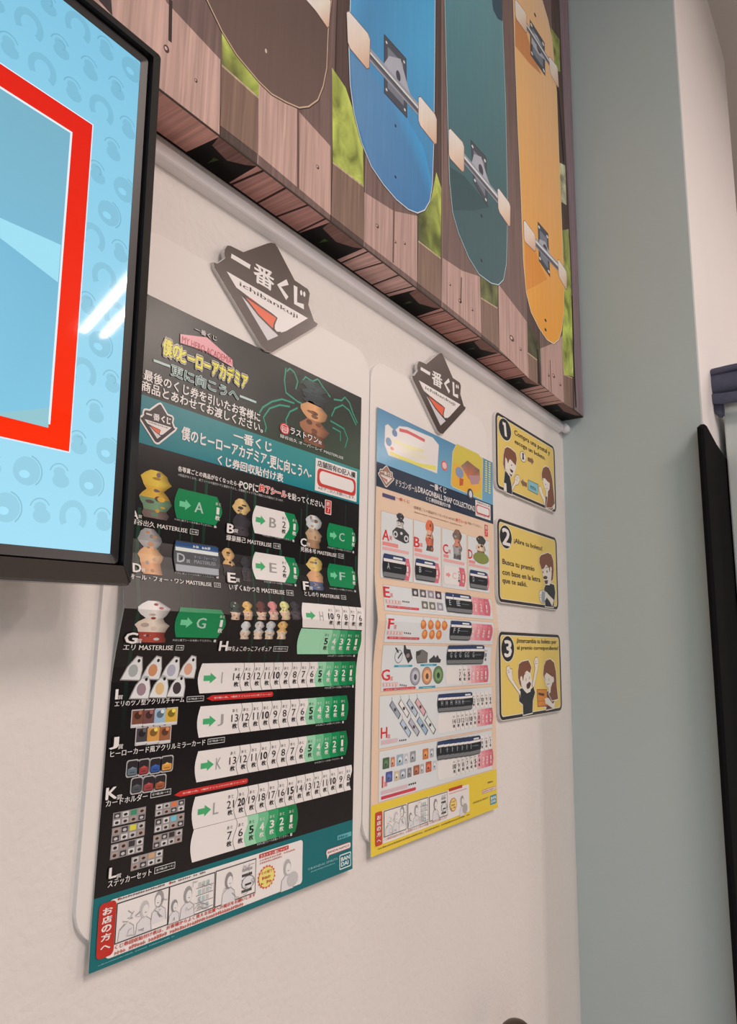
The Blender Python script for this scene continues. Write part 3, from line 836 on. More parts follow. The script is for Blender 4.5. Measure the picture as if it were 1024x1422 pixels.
def sticker(Q, x0, yt, yb, x1, letter, z=14, end=True, base=(26, 26, 30)):
    u0, v0, u1, v1 = Q.box4(x0, yt, yb, x1); w, h = u1 - u0, v1 - v0
    Q.part('end_sticker', M_sticker, z=z)
    sh = tabshape(u0, v0, u1, v1, min(.008, w * .15))
    Q.P(grow(sh, .0008), (60, 60, 66), 0)
    Q.P(sh, base, .5)
    i = .0015
    Q.R(u0 + i, v1 - h * .20, u1 - i * 2, v1 - h * .01, (38, 54, 92), 1, .002)
    Q.R(u0 + i, v1 - h * .32, u1 - i * 2, v1 - h * .19, (226, 226, 232), 1.2)
    Q.R(u0 + i, v0 + h * .02, u1 - i * 2, v0 + h * .22, (112, 108, 106), 1.2, .002)
    if w > .04: Q.R(u0 + w * .42, v1 - h * .15, u0 + w * .82, v1 - h * .06, (214, 216, 224), 1.6)
    hh = h * .28; lw = hh * (.72 if letter != 'I' else .16)
    Q.T(letter, u0 + min(.012, w * .2), v0 + h * .36, u0 + min(.012, w * .2) + lw, v0 + h * .36 + hh, (178, 178, 178), 2, .0)
    if w > .055:
        Q.R(u0 + w * .46, v0 + h * .47, u0 + w * .78, v0 + h * .50, (110, 110, 112), 2)

LOGO = dict(
 outer=[(160, 45), (138, 80), (132, 120), (140, 165), (72, 215), (35, 205), (45, 255), (470, 985), (515, 1025), (565, 1035), (965, 785), (978, 762), (945, 738), (893, 585), (906, 480), (888, 440), (770, 360), (615, 55), (592, 20), (560, 12), (528, 18), (305, 105), (190, 48)],
 bar=[(197, 120), (370, 222), (362, 262), (192, 160)],
 ku=[(705, 378), (628, 412), (702, 530)], ji=[(777, 415), (777, 572), (852, 606)],
 tri=[(152, 285), (888, 712), (690, 835), (645, 850), (610, 845), (588, 815), (588, 770), (612, 715), (560, 678), (240, 435)],
 red=[(310, 510), (370, 530), (603, 712), (582, 755), (574, 825), (440, 690)],
 low=[(285, 510), (620, 880), (525, 925)])
LP = wallplane(-0.0117)
def lu(x, y): return LP.uv(290 + x / 6.4, 330 + y / 6.4)
_o = [lu(*a) for a in LOGO['outer']]
LB = (min(a[0] for a in _o), min(a[1] for a in _o), max(a[0] for a in _o), max(a[1] for a in _o))
def logo_map(u0, v0, u1, v1):
    return lambda a: (u0 + (a[0] - LB[0]) / (LB[2] - LB[0]) * (u1 - u0), v0 + (a[1] - LB[1]) / (LB[3] - LB[1]) * (v1 - v0))
def logo_print(Q, f, dark, lay=0, outer=True, parts=True):
    k = (f((1, 0))[0] - f((0, 0))[0])
    nm = Q.part if parts else (lambda *a, **b: None)
    nm('printed_face')
    if outer: Q.P([f(a) for a in _o], dark, lay)
    nm('logo_lettering')
    Q.P([f(lu(*a)) for a in LOGO['bar']], WT, lay + 1)
    a = f(lu(405, 190)); b = f(lu(405, 372)); c = f(lu(578, 440))
    Q.T('番', a[0], b[1], c[0], a[1], WT, lay + 1, .03)
    for q in ('ku', 'ji'): Q.line([f(lu(*a)) for a in LOGO[q]], .0085 * k, WT, lay + 1, uv=True)
    for q in ((828, 476), (856, 488)):
        a = f(lu(*q)); Q.E(a[0], a[1], .0028 * k, .0045 * k, WT, lay + 1, 8)
    Q.P([f(lu(*a)) for a in LOGO['tri']], WT, lay + 1)
    a = f(lu(272, 378)); b = f(lu(272, 432)); c = f(lu(795, 700))
    Q.T('ichibankuji', a[0], b[1], c[0], a[1], dark, lay + 2, .012)
    nm('logo_page_curl')
    Q.P([f(lu(*a)) for a in LOGO['low']], (206, 192, 188), lay + 1)
    Q.P([f(lu(*a)) for a in LOGO['red']], (226, 96, 62), lay + 2)
    Q.line([f(lu(*a)) for a in ((300, 505), (440, 690), (574, 825), (600, 850), (645, 852))], .003 * k, dark, lay + 2.4, uv=True)
    Q.line([f(lu(*a)) for a in ((310, 508), (560, 678), (608, 714), (584, 770), (576, 825))], .003 * k, dark, lay + 2.4, uv=True)
def plaque(u0, v0, u1, v1, lab):
    f = logo_map(u0, v0, u1, v1)
    pts = [f(a) for a in _o]
    t = empty('logo_plaque', ((u0 + u1) / 2, -0.0062, v0)); tag(t, lab, 'plaque', 'diamond logo plaques above the posters')
    inv = Matrix.Translation((-(u0 + u1) / 2, 0.0062, -v0))
    o = slab('backing_plate', grow(pts, .0005), wallplane(-0.0062), 0.0, 0.0053, M_edge, None)
    o.data.transform(inv); o.parent = t
    Q = Print(LP, t, M_plaque, base=0.0, inv=inv); Q.z = 0
    logo_print(Q, f, (72, 55, 49)); Q.flush()

# ================================================================== poster with the black background
A, (pu0, pv0, pu1, pv1), At = poster('prize_poster', ((207, 409.5), (488.5, 1206)), 0.0125, PP.uv(166.5, 845)[1], M_paper, 'tall black prize poster with teal bands beside the television', 0.4815)
DKG = (38, 46, 42); TEAL = (0, 112, 120); BLK = (22, 19, 20)
A.part('printed_background', z=1)
A.P([(pu0, pv0), (pu1, pv0), (pu1, pv1), (pu0, pv1)], BLK, 0)
A.crop(180, 430, 3.103)
bt = A.uv(50, 364)[1]; bb = A.uv(42, 573)[1]
A.P([(pu0, bt), (pu1, bt), (pu1, pv1), (pu0, pv1)], [(14, 26, 22), (58, 74, 56), (12, 22, 19), (12, 19, 16)], .6)
r = random.Random(5)
for k in range(16):
    u = pu0 + (pu1 - pu0) * (k + r.uniform(.1, .9)) / 16; a = bb - r.uniform(.0, .1); 
    b = a - r.uniform(.06, .3); w = r.uniform(.001, .005)
    A.P([(u, b), (u + w, b), (u + w, a), (u, a)], [(20, 20, 20), (20, 20, 20), (24, 66, 46), (24, 60, 44)], .6)
A.part('header_band', z=2)
A.P([(pu0, bb), (pu1, bb), (pu1, bt), (pu0, bt)], [TEAL, (0, 118, 124), (60, 140, 132), TEAL], .3)
A.crop(340, 500, 6.4)
A.part('background_lightning', z=2, kind='stuff')
TL = (28, 120, 92)
for q in (((365, 70), (352, 180), (365, 290), (470, 370), (505, 385)), ((372, 100), (400, 75), (440, 110), (470, 190), (452, 260)), ((440, 385), (330, 348), (240, 370), (160, 420), (130, 470)), ((400, 415), (310, 400), (220, 430), (165, 510), (190, 600), (180, 640)), ((470, 425), (400, 460), (365, 530), (370, 570)), ((790, 350), (860, 360), (890, 330), (930, 380), (960, 470), (1000, 560)), ((770, 500), (800, 430), (870, 400), (930, 450), (990, 580)), ((760, 540), (830, 580), (880, 610), (915, 700), (890, 780)), ((780, 600), (850, 640), (850, 720)), ((500, 200), (540, 150), (600, 190), (650, 170), (700, 250), (760, 330))):
    A.line(q, .0042, (24, 72, 58), .5); A.line(q, .0018, (46, 150, 116), 1)
A.crop(340, 500, 6.4)
blob(A, 480, 200, 760, 400, [(44, 60, 58), (36, 46, 48)], 1)
blob(A, 475, 380, 760, 760, [(196, 138, 92), (150, 96, 66), (120, 72, 52)], 2)
A.part('last_prize_lettering', z=9)
A.ell(351, 612, 44, 50, (198, 48, 48), 0); A.ell(351, 612, 34, 39, (232, 190, 184), .6); A.ell(351, 612, 30, 34, (198, 48, 48), 1); A.text('回', 330, 588, 640, 374, WT, 2)
A.text('ラストワン', 402, 597, 655, 645, WT, 2, .03, ((.09, (30, 30, 30)),)); A.text('賞', 650, 715, 745, 678, WT, 2)
A.text('緑谷出久 オーバーレイ MASTERLISE', 310, 655, 688, 870, (216, 206, 196), 2, .012)
A.crop(190, 440, 6.4)
A.part('series_title_lettering', z=8)
A.text('一番くじ', 515, 88, 132, 705, (226, 216, 210), 2, .0, ((.05, (20, 22, 22)),))
A.p([(385, 155), (620, 185), (845, 385), (850, 450), (600, 300), (385, 232)], (224, 150, 152), 0, out=(.001, (60, 34, 36)))
A.text('MY HERO ACADEMIA', 400, 170, 232, 838, (176, 62, 74), 1, .02)
ol_ = ((.13, (232, 220, 196)), (.085, (22, 20, 20)))
A.text('僕の', 234, 188, 340, 378, (240, 208, 66), 4, .06, ol_); A.text('ヒーローアカデミア', 388, 262, 405, 975, (240, 206, 60), 4, .07, ol_)
A.p([(145, 376), (295, 432), (292, 453), (143, 398)], (176, 192, 182), 0)
A.p([(912, 694), (1060, 752), (1058, 770), (910, 714)], (176, 192, 182), 0)
A.text('更に向こうへ', 305, 422, 522, 895, (40, 62, 54), 4, .01, ((.055, (190, 210, 200)),))
A.crop(180, 430, 3.103)
A.part('notice_lettering', z=6)
A.text('最後のくじ券を引いたお客様に', 62, 256, 303, 560, WT, 2, .03)
A.text('商品とあわせてお渡しください。', 52, 303, 350, 572, WT, 2, .03)
A.part('small_logo', z=8)
fu0, fv0 = A.uv(38, 560); fu1, fv1 = A.uv(195, 505)
fL = A.uv(45, 475)[0]; fR = A.uv(195, 510)[0]; fB = A.uv(112, 572)[1]; fT = A.uv(120, 405)[1]
A.P(grow([logo_map(fL, fB, fR, fT)(a) for a in _o], .0022), WT, -1)
logo_print(A, logo_map(fL, fB, fR, fT), (52, 44, 44), 0, True, False)
A.crop(170, 560, 3.0118)
A.part('header_lettering', z=6)
A.text('一番くじ', 465, 112, 156, 622, WT, 2, .042)
A.text('僕のヒーローアカデミア', 248, 95, 152, 600, WT, 2, .042); A.text('-更に向こうへ-', 607, 212, 266, 788, WT, 2, .042)
A.text('くじ券回収貼付け表', 398, 215, 255, 670, WT, 2, .042)
A.part('shop_number_box', z=6)
A.rect(808, 228, 365, 978, WT, 0); A.text('店舗固有ID記入欄', 816, 237, 263, 972, (40, 34, 34), 1, .03)
A.rect(815, 268, 345, 974, (196, 58, 50), 1, .008); A.rect(824, 280, 334, 966, (232, 212, 206), 2, .008)
A.text('※必ずご記入お願いします。', 818, 346, 360, 972, (40, 34, 34), 1, .02, res=1)
A.part('instruction_lettering', z=6)
A.text('各等賞ごとの商品がなくなったら→', 232, 262, 284, 490, WT, 2, .03); A.text('POPに', 490, 322, 355, 566, WT, 2, .03)
A.text('終了シール', 572, 338, 368, 684, (214, 52, 46), 2, .045, ((.10, WT),)); A.text('を貼ってください。', 690, 372, 400, 842, WT, 2, .03)
A.text('※商品がなくなり、終了シールを貼付けずに運営をすると、お客様とのトラブルの原因となる場合がございます。', 232, 292, 304, 672, (200, 190, 184), 2, .01, res=1)
A.rect(847, 402, 462, 872, WT, 0, .001); A.rect(849.5, 405, 459, 869.5, (196, 44, 40), 1); A.text('終', 853, 410, 430, 866, WT, 2); A.text('了', 853, 434, 454, 866, WT, 2)
def caption(L, name, lx, lt, lb, lx2, nx, nt, nb, nx2, boxw='全1種'):
    A.part('prize_caption', z=9)
    if L == 'I': A.rect(lx, lt, lb, lx2, (236, 228, 214), 2)
    else: A.text(L, lx, lt, lb, lx2, (236, 228, 214), 2, .035, ((.08, (20, 20, 20)),))
    g = (lx2 - lx); A.text('賞', lx2 + 2, lb - (lb - lt) * .42, lb, lx2 + 2 + max(10, (lb - lt) * .42), (226, 218, 206), 2, .02)
    A.text(name, nx, nt, nb, nx2, (232, 224, 214), 2, .018)
    if boxw:
        h = nb - nt; bx = nx2 + 8
        u0, v0, u1, v1 = A.box4(bx, nt + (nt - nt), nb, bx + h * 1.7)
        sl_ = A.box4(nx, nt, nb, nx2)
        u0, u1 = sl_[2] + .004, sl_[2] + .004 + (sl_[3] - sl_[1]) * (2.0 if len(boxw) < 5 else 4.2)
        v0, v1 = sl_[1], sl_[3]
        A.R(u0, v0, u1, v1, (190, 182, 174), 1); A.R(u0 + .0008, v0 + .0008, u1 - .0008, v1 - .0008, BLK, 1.5)
        A.T(boxw, u0 + .002, v0 + .002, u1 - .002, v1 - .002, (220, 212, 204), 2, .01, res=1)
def popnote(x0, yt, yb, x1):
    A.part('small_print', z=9, kind='stuff'); A.text('POPに終了シールを貼ってください。➡', x0, yt, yb, x1, (210, 202, 194), 2, .02, res=1)
A.crop(160, 640, 2.9257)
blob(A, 88, 40, 240, 235, [(206, 164, 62), (196, 150, 56), (104, 130, 100), (110, 90, 84)], 3)
simple_tab(A, 243, 108, 232, 430, 'A', True); caption('A', '緑谷出久 MASTERLISE', 62, 200, 232, 90, 60, 232, 256, 290); popnote(240, 233, 242, 408)
blob(A, 470, 155, 555, 305, [(202, 162, 106), (56, 50, 54), (66, 58, 60)], 4)
simple_tab(A, 558, 178, 292, 742, 'B', False); caption('B', '爆豪勝己 MASTERLISE', 454, 255, 291, 479, 450, 299, 322, 632); popnote(597, 297, 306, 725)
blob(A, 766, 222, 845, 355, [(186, 180, 176), (176, 140, 108), (150, 112, 84)], 5)
simple_tab(A, 860, 250, 345, 976, 'C', True); caption('C', '死柄木弔 MASTERLISE', 752, 313, 345, 774, 752, 348, 368, 897); popnote(862, 347, 356, 968)
blob(A, 78, 275, 198, 462, [(150, 142, 138), (206, 150, 104), (192, 134, 92)], 6)
caption('D', 'オール・フォー・ワン MASTERLISE', 62, 416, 451, 92, 45, 459, 480, 375)
A.part('end_sticker', M_sticker, z=14)
u0, v0, u1, v1 = A.box4(237, 322, 450, 416); w, h = u1 - u0, v1 - v0
sh_ = tabshape(u0, v0, u1, v1, .006)
A.P(grow(sh_, .0008), (24, 26, 30), 0); A.P(sh_, (58, 60, 66), .5)
A.R(u0 + .002, v1 - h * .20, u1 - .003, v1 - .001, (28, 72, 116), 1); A.R(u0 + .002, v1 - h * .32, u1 - .003, v1 - h * .2, (210, 212, 218), 1.2); A.R(u0 + .002, v0 + .001, u1 - .003, v0 + h * .24, (158, 156, 158), 1.2)
A.T('D', u0 + w * .06, v0 + h * .32, u0 + w * .22, v0 + h * .60, (168, 166, 166), 2, .03); A.T('賞', u0 + w * .25, v0 + h * .32, u0 + w * .33, v0 + h * .44, (168, 166, 166), 2)
A.T('オール・フォー・ワン', u0 + w * .42, v0 + h * .50, u0 + w * .92, v0 + h * .60, (150, 148, 148), 2); A.T('MASTERLISE', u0 + w * .42, v0 + h * .34, u0 + w * .9, v0 + h * .46, (140, 138, 138), 2, .02)
A.T('~7', u0 + w * .4, v1 - h * .15, u0 + w * .85, v1 - h * .05, (214, 220, 228), 2, .01, res=1)
popnote(232, 450, 459, 408)
blob(A, 425, 355, 490, 470, [(196, 150, 98), (48, 42, 44)], 7); blob(A, 500, 390, 552, 490, [(44, 42, 46), (60, 52, 52)], 8)
simple_tab(A, 555, 368, 480, 742, 'E', False); caption('E', 'いずく&かつき MASTERLISE', 448, 454, 492, 476, 448, 500, 524, 672); popnote(595, 487, 496, 725)
blob(A, 770, 392, 850, 525, [(208, 168, 96), (196, 144, 106), (86, 92, 120)], 9)
simple_tab(A, 860, 415, 508, 976, 'F', True); caption('F', 'としのり MASTERLISE', 755, 490, 524, 775, 755, 530, 548, 897); popnote(862, 514, 522, 968)
A.crop(150, 820, 2.844)
blob(A, 80, 42, 232, 205, [(206, 194, 188), (206, 178, 160), (150, 60, 50)], 10)
simple_tab(A, 245, 66, 184, 438, 'G', True); caption('G', 'エリ MASTERLISE', 52, 166, 208, 97, 48, 213, 235, 243); popnote(240, 191, 201, 410)
hc = [(40, 56, 50), (206, 156, 84), (96, 52, 46), (190, 120, 112), (206, 196, 120), (52, 46, 50)]
for i, (x, c) in enumerate(zip((477, 527, 581, 629, 675, 717), hc)): blob(A, x - 24, 44, x + 24, 116, [c, (196, 160, 136) if i < 5 else (70, 62, 62)], 20 + i)
for i, (x, c) in enumerate(zip((522, 575, 620, 668), [(190, 184, 180), (186, 176, 170), (176, 172, 172), (200, 150, 88)])): blob(A, x - 24, 122, x + 24, 192, [c, (200, 170, 146)], 30 + i)
caption('H', 'ちょこのっこフィギュア', 428, 200, 237, 457, 478, 218, 240, 632, '全10種(選べる)')
A.crop(300, 820, 5.12)
strip(A, 568, 85, 262, 1018, 'H', [10, 9, 8, 7, 6], 775, 985, GREENS, 0)
strip(A, 555, 268, 452, 985, None, [5, 4, 3, 2, 1], 757, 970, GREENS, 5)
popnote(780, 458, 472, 972)
A.crop(150, 820, 2.844)
strip(A, 357, 288, 407, 972, 'I', [14, 13, 12, 11, 10, 9, 8, 7, 6, 5, 4, 3, 2, 1], 508, 958, GREENS, 5)
caption('I', 'エリのツノ型アクリルチャーム', 28, 390, 430, 36, 25, 436, 460, 297, '全7種(選べる)')
popnote(855, 380, 390, 968)
for i, (x, y) in enumerate(((92, 312), (170, 310), (243, 311), (310, 306), (127, 386), (200, 383), (268, 381))):
    A.part('product_picture', z=5)
    u, v = A.uv(x, y); q = .0125
    A.P(grow([(u - q, v - q * .8), (u + q * .9, v - q * .9), (u + q, v), (u + q * .8, v + q), (u + q * .3, v + q * 1.1), (u - q * .5, v + q * .2)], .0012), (150, 138, 132), 0)
    A.P([(u - q, v - q * .8), (u + q * .9, v - q * .9), (u + q, v), (u + q * .8, v + q), (u + q * .3, v + q * 1.1), (u - q * .5, v + q * .2)], (216, 206, 202), .6)
    A.E(u + q * .1, v - q * .1, q * .5, q * .55, ((160, 156, 150), (196, 130, 90), (168, 160, 170), (206, 150, 124), (150, 120, 124), (212, 170, 120), (70, 56, 60))[i], 1, 12)
    A.E(u + q * .55, v + q * .75, q * .16, q * .16, (40, 34, 34), 1.2, 8)
def redtag(x0, yt, yb, x1):
    A.part('red_notice_tag', z=9)
    u0, v0, u1, v1 = A.rect(x0, yt, yb, x1, (196, 46, 42), 0, .004)
    A.P([(u0 - .006, (v0 + v1) / 2), (u0 + .003, v0), (u0 + .003, v1)], (196, 46, 42), .2)
    A.T('全7種の内、1種終了ごとにPOPに終了シール！', u0 + .006, v0 + .0022, u1 - .004, v1 - .0022, (240, 216, 206), 1, .02, res=1)
redtag(402, 414, 436, 650)
A.crop(140, 970, 6.4)
cc_ = [(120, 72, 56), (112, 70, 66), (150, 170, 186), (206, 160, 62), (70, 62, 64), (206, 142, 70), (150, 92, 62)]
for c, q in zip(cc_, ((280, 110, 252, 368), (380, 105, 245, 468), (478, 99, 238, 568), (577, 92, 230, 668), (318, 268, 410, 405), (415, 262, 403, 512), (522, 255, 396, 610))):
    A.part('product_picture', z=5)
    u0, v0, u1, v1 = A.rect(*q, (190, 176, 168), 0, .001, .0012)
    A.R(u0, v0, u1, v1, c, .5); A.E((u0 + u1) / 2, (v0 + v1) / 2 + .003, (u1 - u0) * .32, (v1 - v0) * .24, tuple(x * .6 for x in c), 1, 12); A.E((u0 + u1) / 2 + .003, (v0 + v1) / 2 + .006, (u1 - u0) * .16, (v1 - v0) * .13, tuple(min(255, x * 1.4) for x in c), 1.4, 10)
    A.R(u0, v0, u1, v0 + (v1 - v0) * .14, (206, 196, 190), 1.4)
A.crop(140, 950, 2.7676)
caption('J', 'ヒーローカード風アクリルミラーカード', 35, 206, 250, 62, 35, 257, 282, 398, '全7種(選べる)')
A.crop(260, 970, 4.267)
strip(A, 62, 48, 233, 940, 'J', list(range(13, 0, -1)), 283, 920, GREENS, 5); popnote(760, 152, 166, 924)
strip(A, 48, 315, 498, 936, 'K', list(range(13, 0, -1)), 270, 914, GREENS, 5); popnote(752, 376, 388, 918)
A.crop(140, 970, 6.4)
ck = [(96, 106, 112), (150, 58, 56), (52, 80, 140), (206, 140, 66), (70, 72, 74), (150, 62, 60), (150, 84, 54)]
for c, q in zip(ck, ((235, 560, 694, 322), (338, 550, 682, 420), (440, 540, 666, 525), (540, 522, 650, 630), (274, 715, 846, 358), (378, 702, 832, 465), (482, 690, 816, 567))):
    A.part('product_picture', z=5)
    u0, v0, u1, v1 = A.rect(*q, (176, 164, 158), 0, .003, .0012)
    A.R(u0, v0, u1, v1, (44, 38, 40), .5, .003); A.R(u0 + .001, v0 + .001, u1 - .001, v0 + (v1 - v0) * .52, c, 1, .002); A.P([((u0 + u1) / 2 - .005, v0 + (v1 - v0) * .45), ((u0 + u1) / 2 + .005, v0 + (v1 - v0) * .45), ((u0 + u1) / 2, v1 - .006)], tuple(min(255, x * 1.25) for x in c), 1.4)
    A.R(u0 + .004, v0 + (v1 - v0) * .2, u1 - .004, v0 + (v1 - v0) * .27, tuple(x * .7 for x in c), 1.6)
A.crop(140, 950, 2.7676)
caption('K', 'カードホルダー', 20, 400, 444, 58, 18, 446, 472, 176, '全7種(選べる)'); redtag(296, 412, 434, 563)
A.crop(250, 1080, 4.096)
strip(A, 70, 112, 294, 977, 'L', list(range(21, 7, -1)), 286, 953, GREENS, 0)
strip(A, 62, 298, 484, 655, None, [7, 6, 5, 4, 3, 2, 1], 280, 627, GREENS, 5); popnote(436, 372, 388, 634)
A.crop(140, 1100, 6.4)
for i, q in enumerate(((108, 186, 305, 392), (98, 322, 452, 385), (88, 468, 602, 372), (485, 112, 218, 740), (478, 240, 362, 735), (465, 386, 506, 718), (270, 580, 702, 545))):
    A.part('product_picture', z=5)
    u0, v0, u1, v1 = A.rect(*q, (146, 134, 130), 0); w, h = u1 - u0, v1 - v0
    acc = ((60, 130, 96), (212, 196, 60), (60, 52, 52), (214, 110, 66), (110, 176, 190), (60, 46, 46), (200, 150, 110))[i]
    for a in range(4):
        for b in range(2):
            c = acc if (a == 2 and b == 1) else ((206, 194, 186), (66, 58, 58), (170, 140, 126), (190, 176, 168))[(a * 3 + b + i) % 4]
            A.R(u0 + w * (a + .12) / 4, v0 + h * (b + .12) / 2, u0 + w * (a + .88) / 4, v0 + h * (b + .88) / 2, c, 1)
            if not (a == 2 and b == 1): A.E(u0 + w * (a + .5) / 4, v0 + h * (b + .45) / 2, w * .06, h * .11, (50, 42, 42) if c[0] > 100 else (190, 176, 170), 1.4, 8)
A.crop(130, 1060, 2.6947)
caption('L', 'ステッカーセット', 58, 392, 430, 82, 52, 440, 466, 213, '全7種(選べる)')
# bottom band
A.crop(110, 1150, 2.56)
A.part('footer_band', z=2)
fv = A.uv(55, 252)[1]
A.P([(pu0, pv0), (pu1, pv0), (pu1, fv), (pu0, fv)], (0, 98, 100), .3)
A.crop(120, 1210, 5.689)
A.part('comic_background', z=8)
cu0, cv0, _u, cv1 = A.box4(200, 222, 672, 300); cu1 = PP.uv(419, 1200)[0]
A.R(cu0 - .004, cv0, cu1, cv1, (228, 214, 206), 0, .005)
A.part('red_side_tab', z=10)
u0, v0, u1, v1 = A.box4(98, 262, 690, 203)
A.R(u0, v0, u1, v1, (184, 44, 34), 0, .005)
for i, ch in enumerate('お店の方へ'):
    h = (v1 - v0) / 6.2; vv = v1 - h * (1.0 + i * .98)
    A.T(ch, (u0 + u1) / 2 - (u1 - u0) * .27, vv - h * .38, (u0 + u1) / 2 + (u1 - u0) * .27, vv + h * .38 - (h * .3 if ch == 'へ' else 0), (240, 224, 214), 2, .05)
comic(A, 235, 250, 568, 632, 1); comic(A, 650, 118, 416, 997, 2)
A.crop(110, 1150, 2.56); comic(A, 483, 152, 280, 622, 3)
A.crop(120, 1210, 5.689)
A.part('comic_lettering', z=12)
tu = PP.uv(353, 1240)[0]
u0, v0, u1, v1 = A.box4(215, 582, 614, 300)
A.T('くじ券回収貼付け表は、お客様からよく見える位置への掲示をお願いします', u0, v0, tu, v1, (190, 60, 50), 1, .03)
A.part('comic_lettering', z=12); A.T('~52', u0, v0 - .0052, tu - .02, v0 - .0012, (190, 96, 86), 1, .0, res=1)
A.part('comic_lettering', z=12)
u0, v0, u1, v1 = A.box4(80, 728, 745, 190)
A.T('~48', u0, v0, PP.uv(240, 1300)[0], v1 - .001, (130, 170, 168), 1, .0, res=1)
for (x0_, yt_, yb_, x1_, s_) in ((262, 205, 222, 615, '~18'), (668, 78, 94, 940, '~16')):
    A.part('comic_caption', z=12); A.text(s_, x0_, yt_, yb_, x1_, (110, 92, 88), 1, .01, res=1); A.ell(x0_ - 12, (yt_ + yb_) / 2 + 3, 8, 10, (186, 60, 50), 1)
A.crop(110, 1150, 2.56)
A.part('last_prize_note', z=12)
A.rect(638, 93, 108, 742, (190, 52, 44), 0, .001); A.text('ラストワン賞について', 642, 94.5, 106, 738, (240, 222, 212), 1, .03, res=1)
A.text('~15', 640, 112, 118, 766, (190, 110, 100), 1, .01, res=1); A.text('~11', 640, 122, 128, 720, (190, 110, 100), 1, .01, res=1)
burst(A, 663, 172, 32, 42)
A.part('clerk_sketch', z=12)
uu, vv = A.uv(737, 134); person_sketch(A, uu, vv, .029, (172, 160, 154), 0); A.E(uu + .011, vv - .018, .011, .009, (188, 176, 170), 3, 14)
A.crop(250, 1080, 4.096)
A.part('maker_marks', z=8)
u0, v0, u1, v1 = A.rect(903, 440, 524, 967, (206, 218, 216), 0, .002); A.R(u0 + .0016, v0 + .0016, u1 - .0016, v1 - .0016, (0, 98, 108), 1, .0015)
A.T('BAN', u0 + .004, (v0 + v1) / 2 + .0008, u1 - .004, v1 - .004, (206, 218, 216), 2, .05); A.T('DAI', u0 + .004, v0 + .004, u1 - .007, (v0 + v1) / 2 - .0008, (206, 218, 216), 2, .05)
u0, v0, u1, v1 = A.rect(828, 410, 448, 968, (170, 60, 66), 0, .003); A.R(u0 + .0008, v0 + .0008, u1 - .0008, v1 - .0008, WT, 1, .003); A.P([(u0 + .002, v0 + .002), (u0 + .008, v0 + .002), (u0 + .003, v0 - .004)], WT, 1.2)
A.T('BANDAI NAMCO', u0 + .004, v0 + .003, u1 - .004, v1 - .003, (150, 40, 48), 2, .03)
A.text('©BANDAI SPIRITS', 722, 514, 528, 892, (150, 186, 184), 1, .02, res=1); A.text('~14', 740, 530, 538, 880, (120, 166, 164), 1, .0, res=1)
A.rect(893, 330, 356, 972, (96, 160, 164), 0); A.text('~5', 900, 334, 350, 966, (0, 90, 96), 1, .01, res=1)
A.flush()

# ================================================================== poster with the peach background
B2, (qu0, qv0, qu1, qv1), Bt = poster('prize_poster', ((521.5, 564), (690.5, 1121.5)), 0.0085, PP.uv(527, 862)[1], M_paper2, 'peach and blue prize poster with yellow foot and rows of black stickers', 0.9655)
PEACH = (232, 186, 156)
B2.part('printed_background', z=1)
B2.R(qu0, qv0, qu1, qv1, PEACH, 0)
B2.crop(510, 480, 5.39)
nb = B2.uv(75, 1052)[1]; ntp = B2.uv(75, 868)[1]
B2.P([(qu0, ntp), (qu1, ntp), (qu1, qv1), (qu0, qv1)], [(120, 166, 188), (104, 152, 178), (88, 132, 158), (84, 132, 162)], .4)
B2.part('header_band', z=2)
B2.R(qu0, nb, qu1, ntp, (34, 44, 62), .4)
B2.crop(505, 1040, 5.251)
B2.part('footer_band', z=2)
yv = B2.uv(78, 408)[1]
B2.R(qu0, qv0, qu1, yv, (228, 186, 48), .4)
B2.part('background_specks', z=2, kind='stuff')
r = random.Random(11)
for k in range(240):
    u = r.uniform(qu0 + .003, qu1 - .003); v = r.uniform(yv + .01, nb - .01); B2.E(u, v, .0011, .0011, (222, 160, 122) if k % 3 else (230, 206, 150), .4, 6)
B2.crop(510, 480, 5.39)
B2.part('title_plate', z=4)
B2.p([(135, 600), (155, 590), (205, 640), (240, 605), (300, 612), (490, 690), (535, 745), (522, 955), (330, 880), (160, 820), (130, 740)], (232, 214, 206), 0, out=(.001, (190, 180, 180)))
B2.line([(240, 630), (300, 645), (360, 675), (430, 712)], .006, (206, 84, 84), 1)
for q, c in (([(205, 700), (260, 730), (330, 750), (420, 780), (425, 800), (330, 780), (200, 722)], (238, 208, 150)), ([(170, 790), (260, 830), (390, 880), (515, 900), (515, 935), (390, 905), (250, 850), (170, 812)], (234, 206, 96)), ([(220, 740), (300, 770), (410, 815), (480, 850), (380, 850), (280, 805)], (240, 214, 180))):
    B2.p(q, c, 1)
B2.ell(160, 720, 22, 32, (110, 136, 160), 1); B2.ell(205, 655, 20, 26, (100, 124, 156), 1); B2.ell(185, 770, 14, 12, (220, 120, 96), 1.3)
B2.part('pictured_vehicle_panel', z=4)
B2.p([(640, 800), (670, 735), (830, 810), (865, 850), (858, 1150), (640, 1055), (628, 1035)], (206, 178, 66), 0, out=(.0012, (228, 214, 196)))
B2.p([(645, 880), (720, 905), (855, 960), (858, 1075), (800, 1105), (740, 1100), (632, 1040)], (226, 164, 58), 1)
B2.p([(700, 900), (750, 860), (800, 900), (840, 930), (845, 1010), (760, 1000)], [(150, 120, 110), (120, 90, 78), (140, 96, 80), (110, 84, 80), (190, 140, 96), (206, 110, 60)], 2)
B2.p([(755, 970), (840, 975), (835, 1035), (780, 1040)], (176, 130, 128), 3); B2.ell(690, 950, 30, 40, (130, 140, 164), 2); B2.p([(690, 990), (720, 1000), (715, 1045), (690, 1050)], (190, 84, 52), 3)
B2.ell(770, 1112, 22, 42, (70, 64, 70), 4); B2.ell(772, 1112, 12, 26, (206, 196, 196), 5)
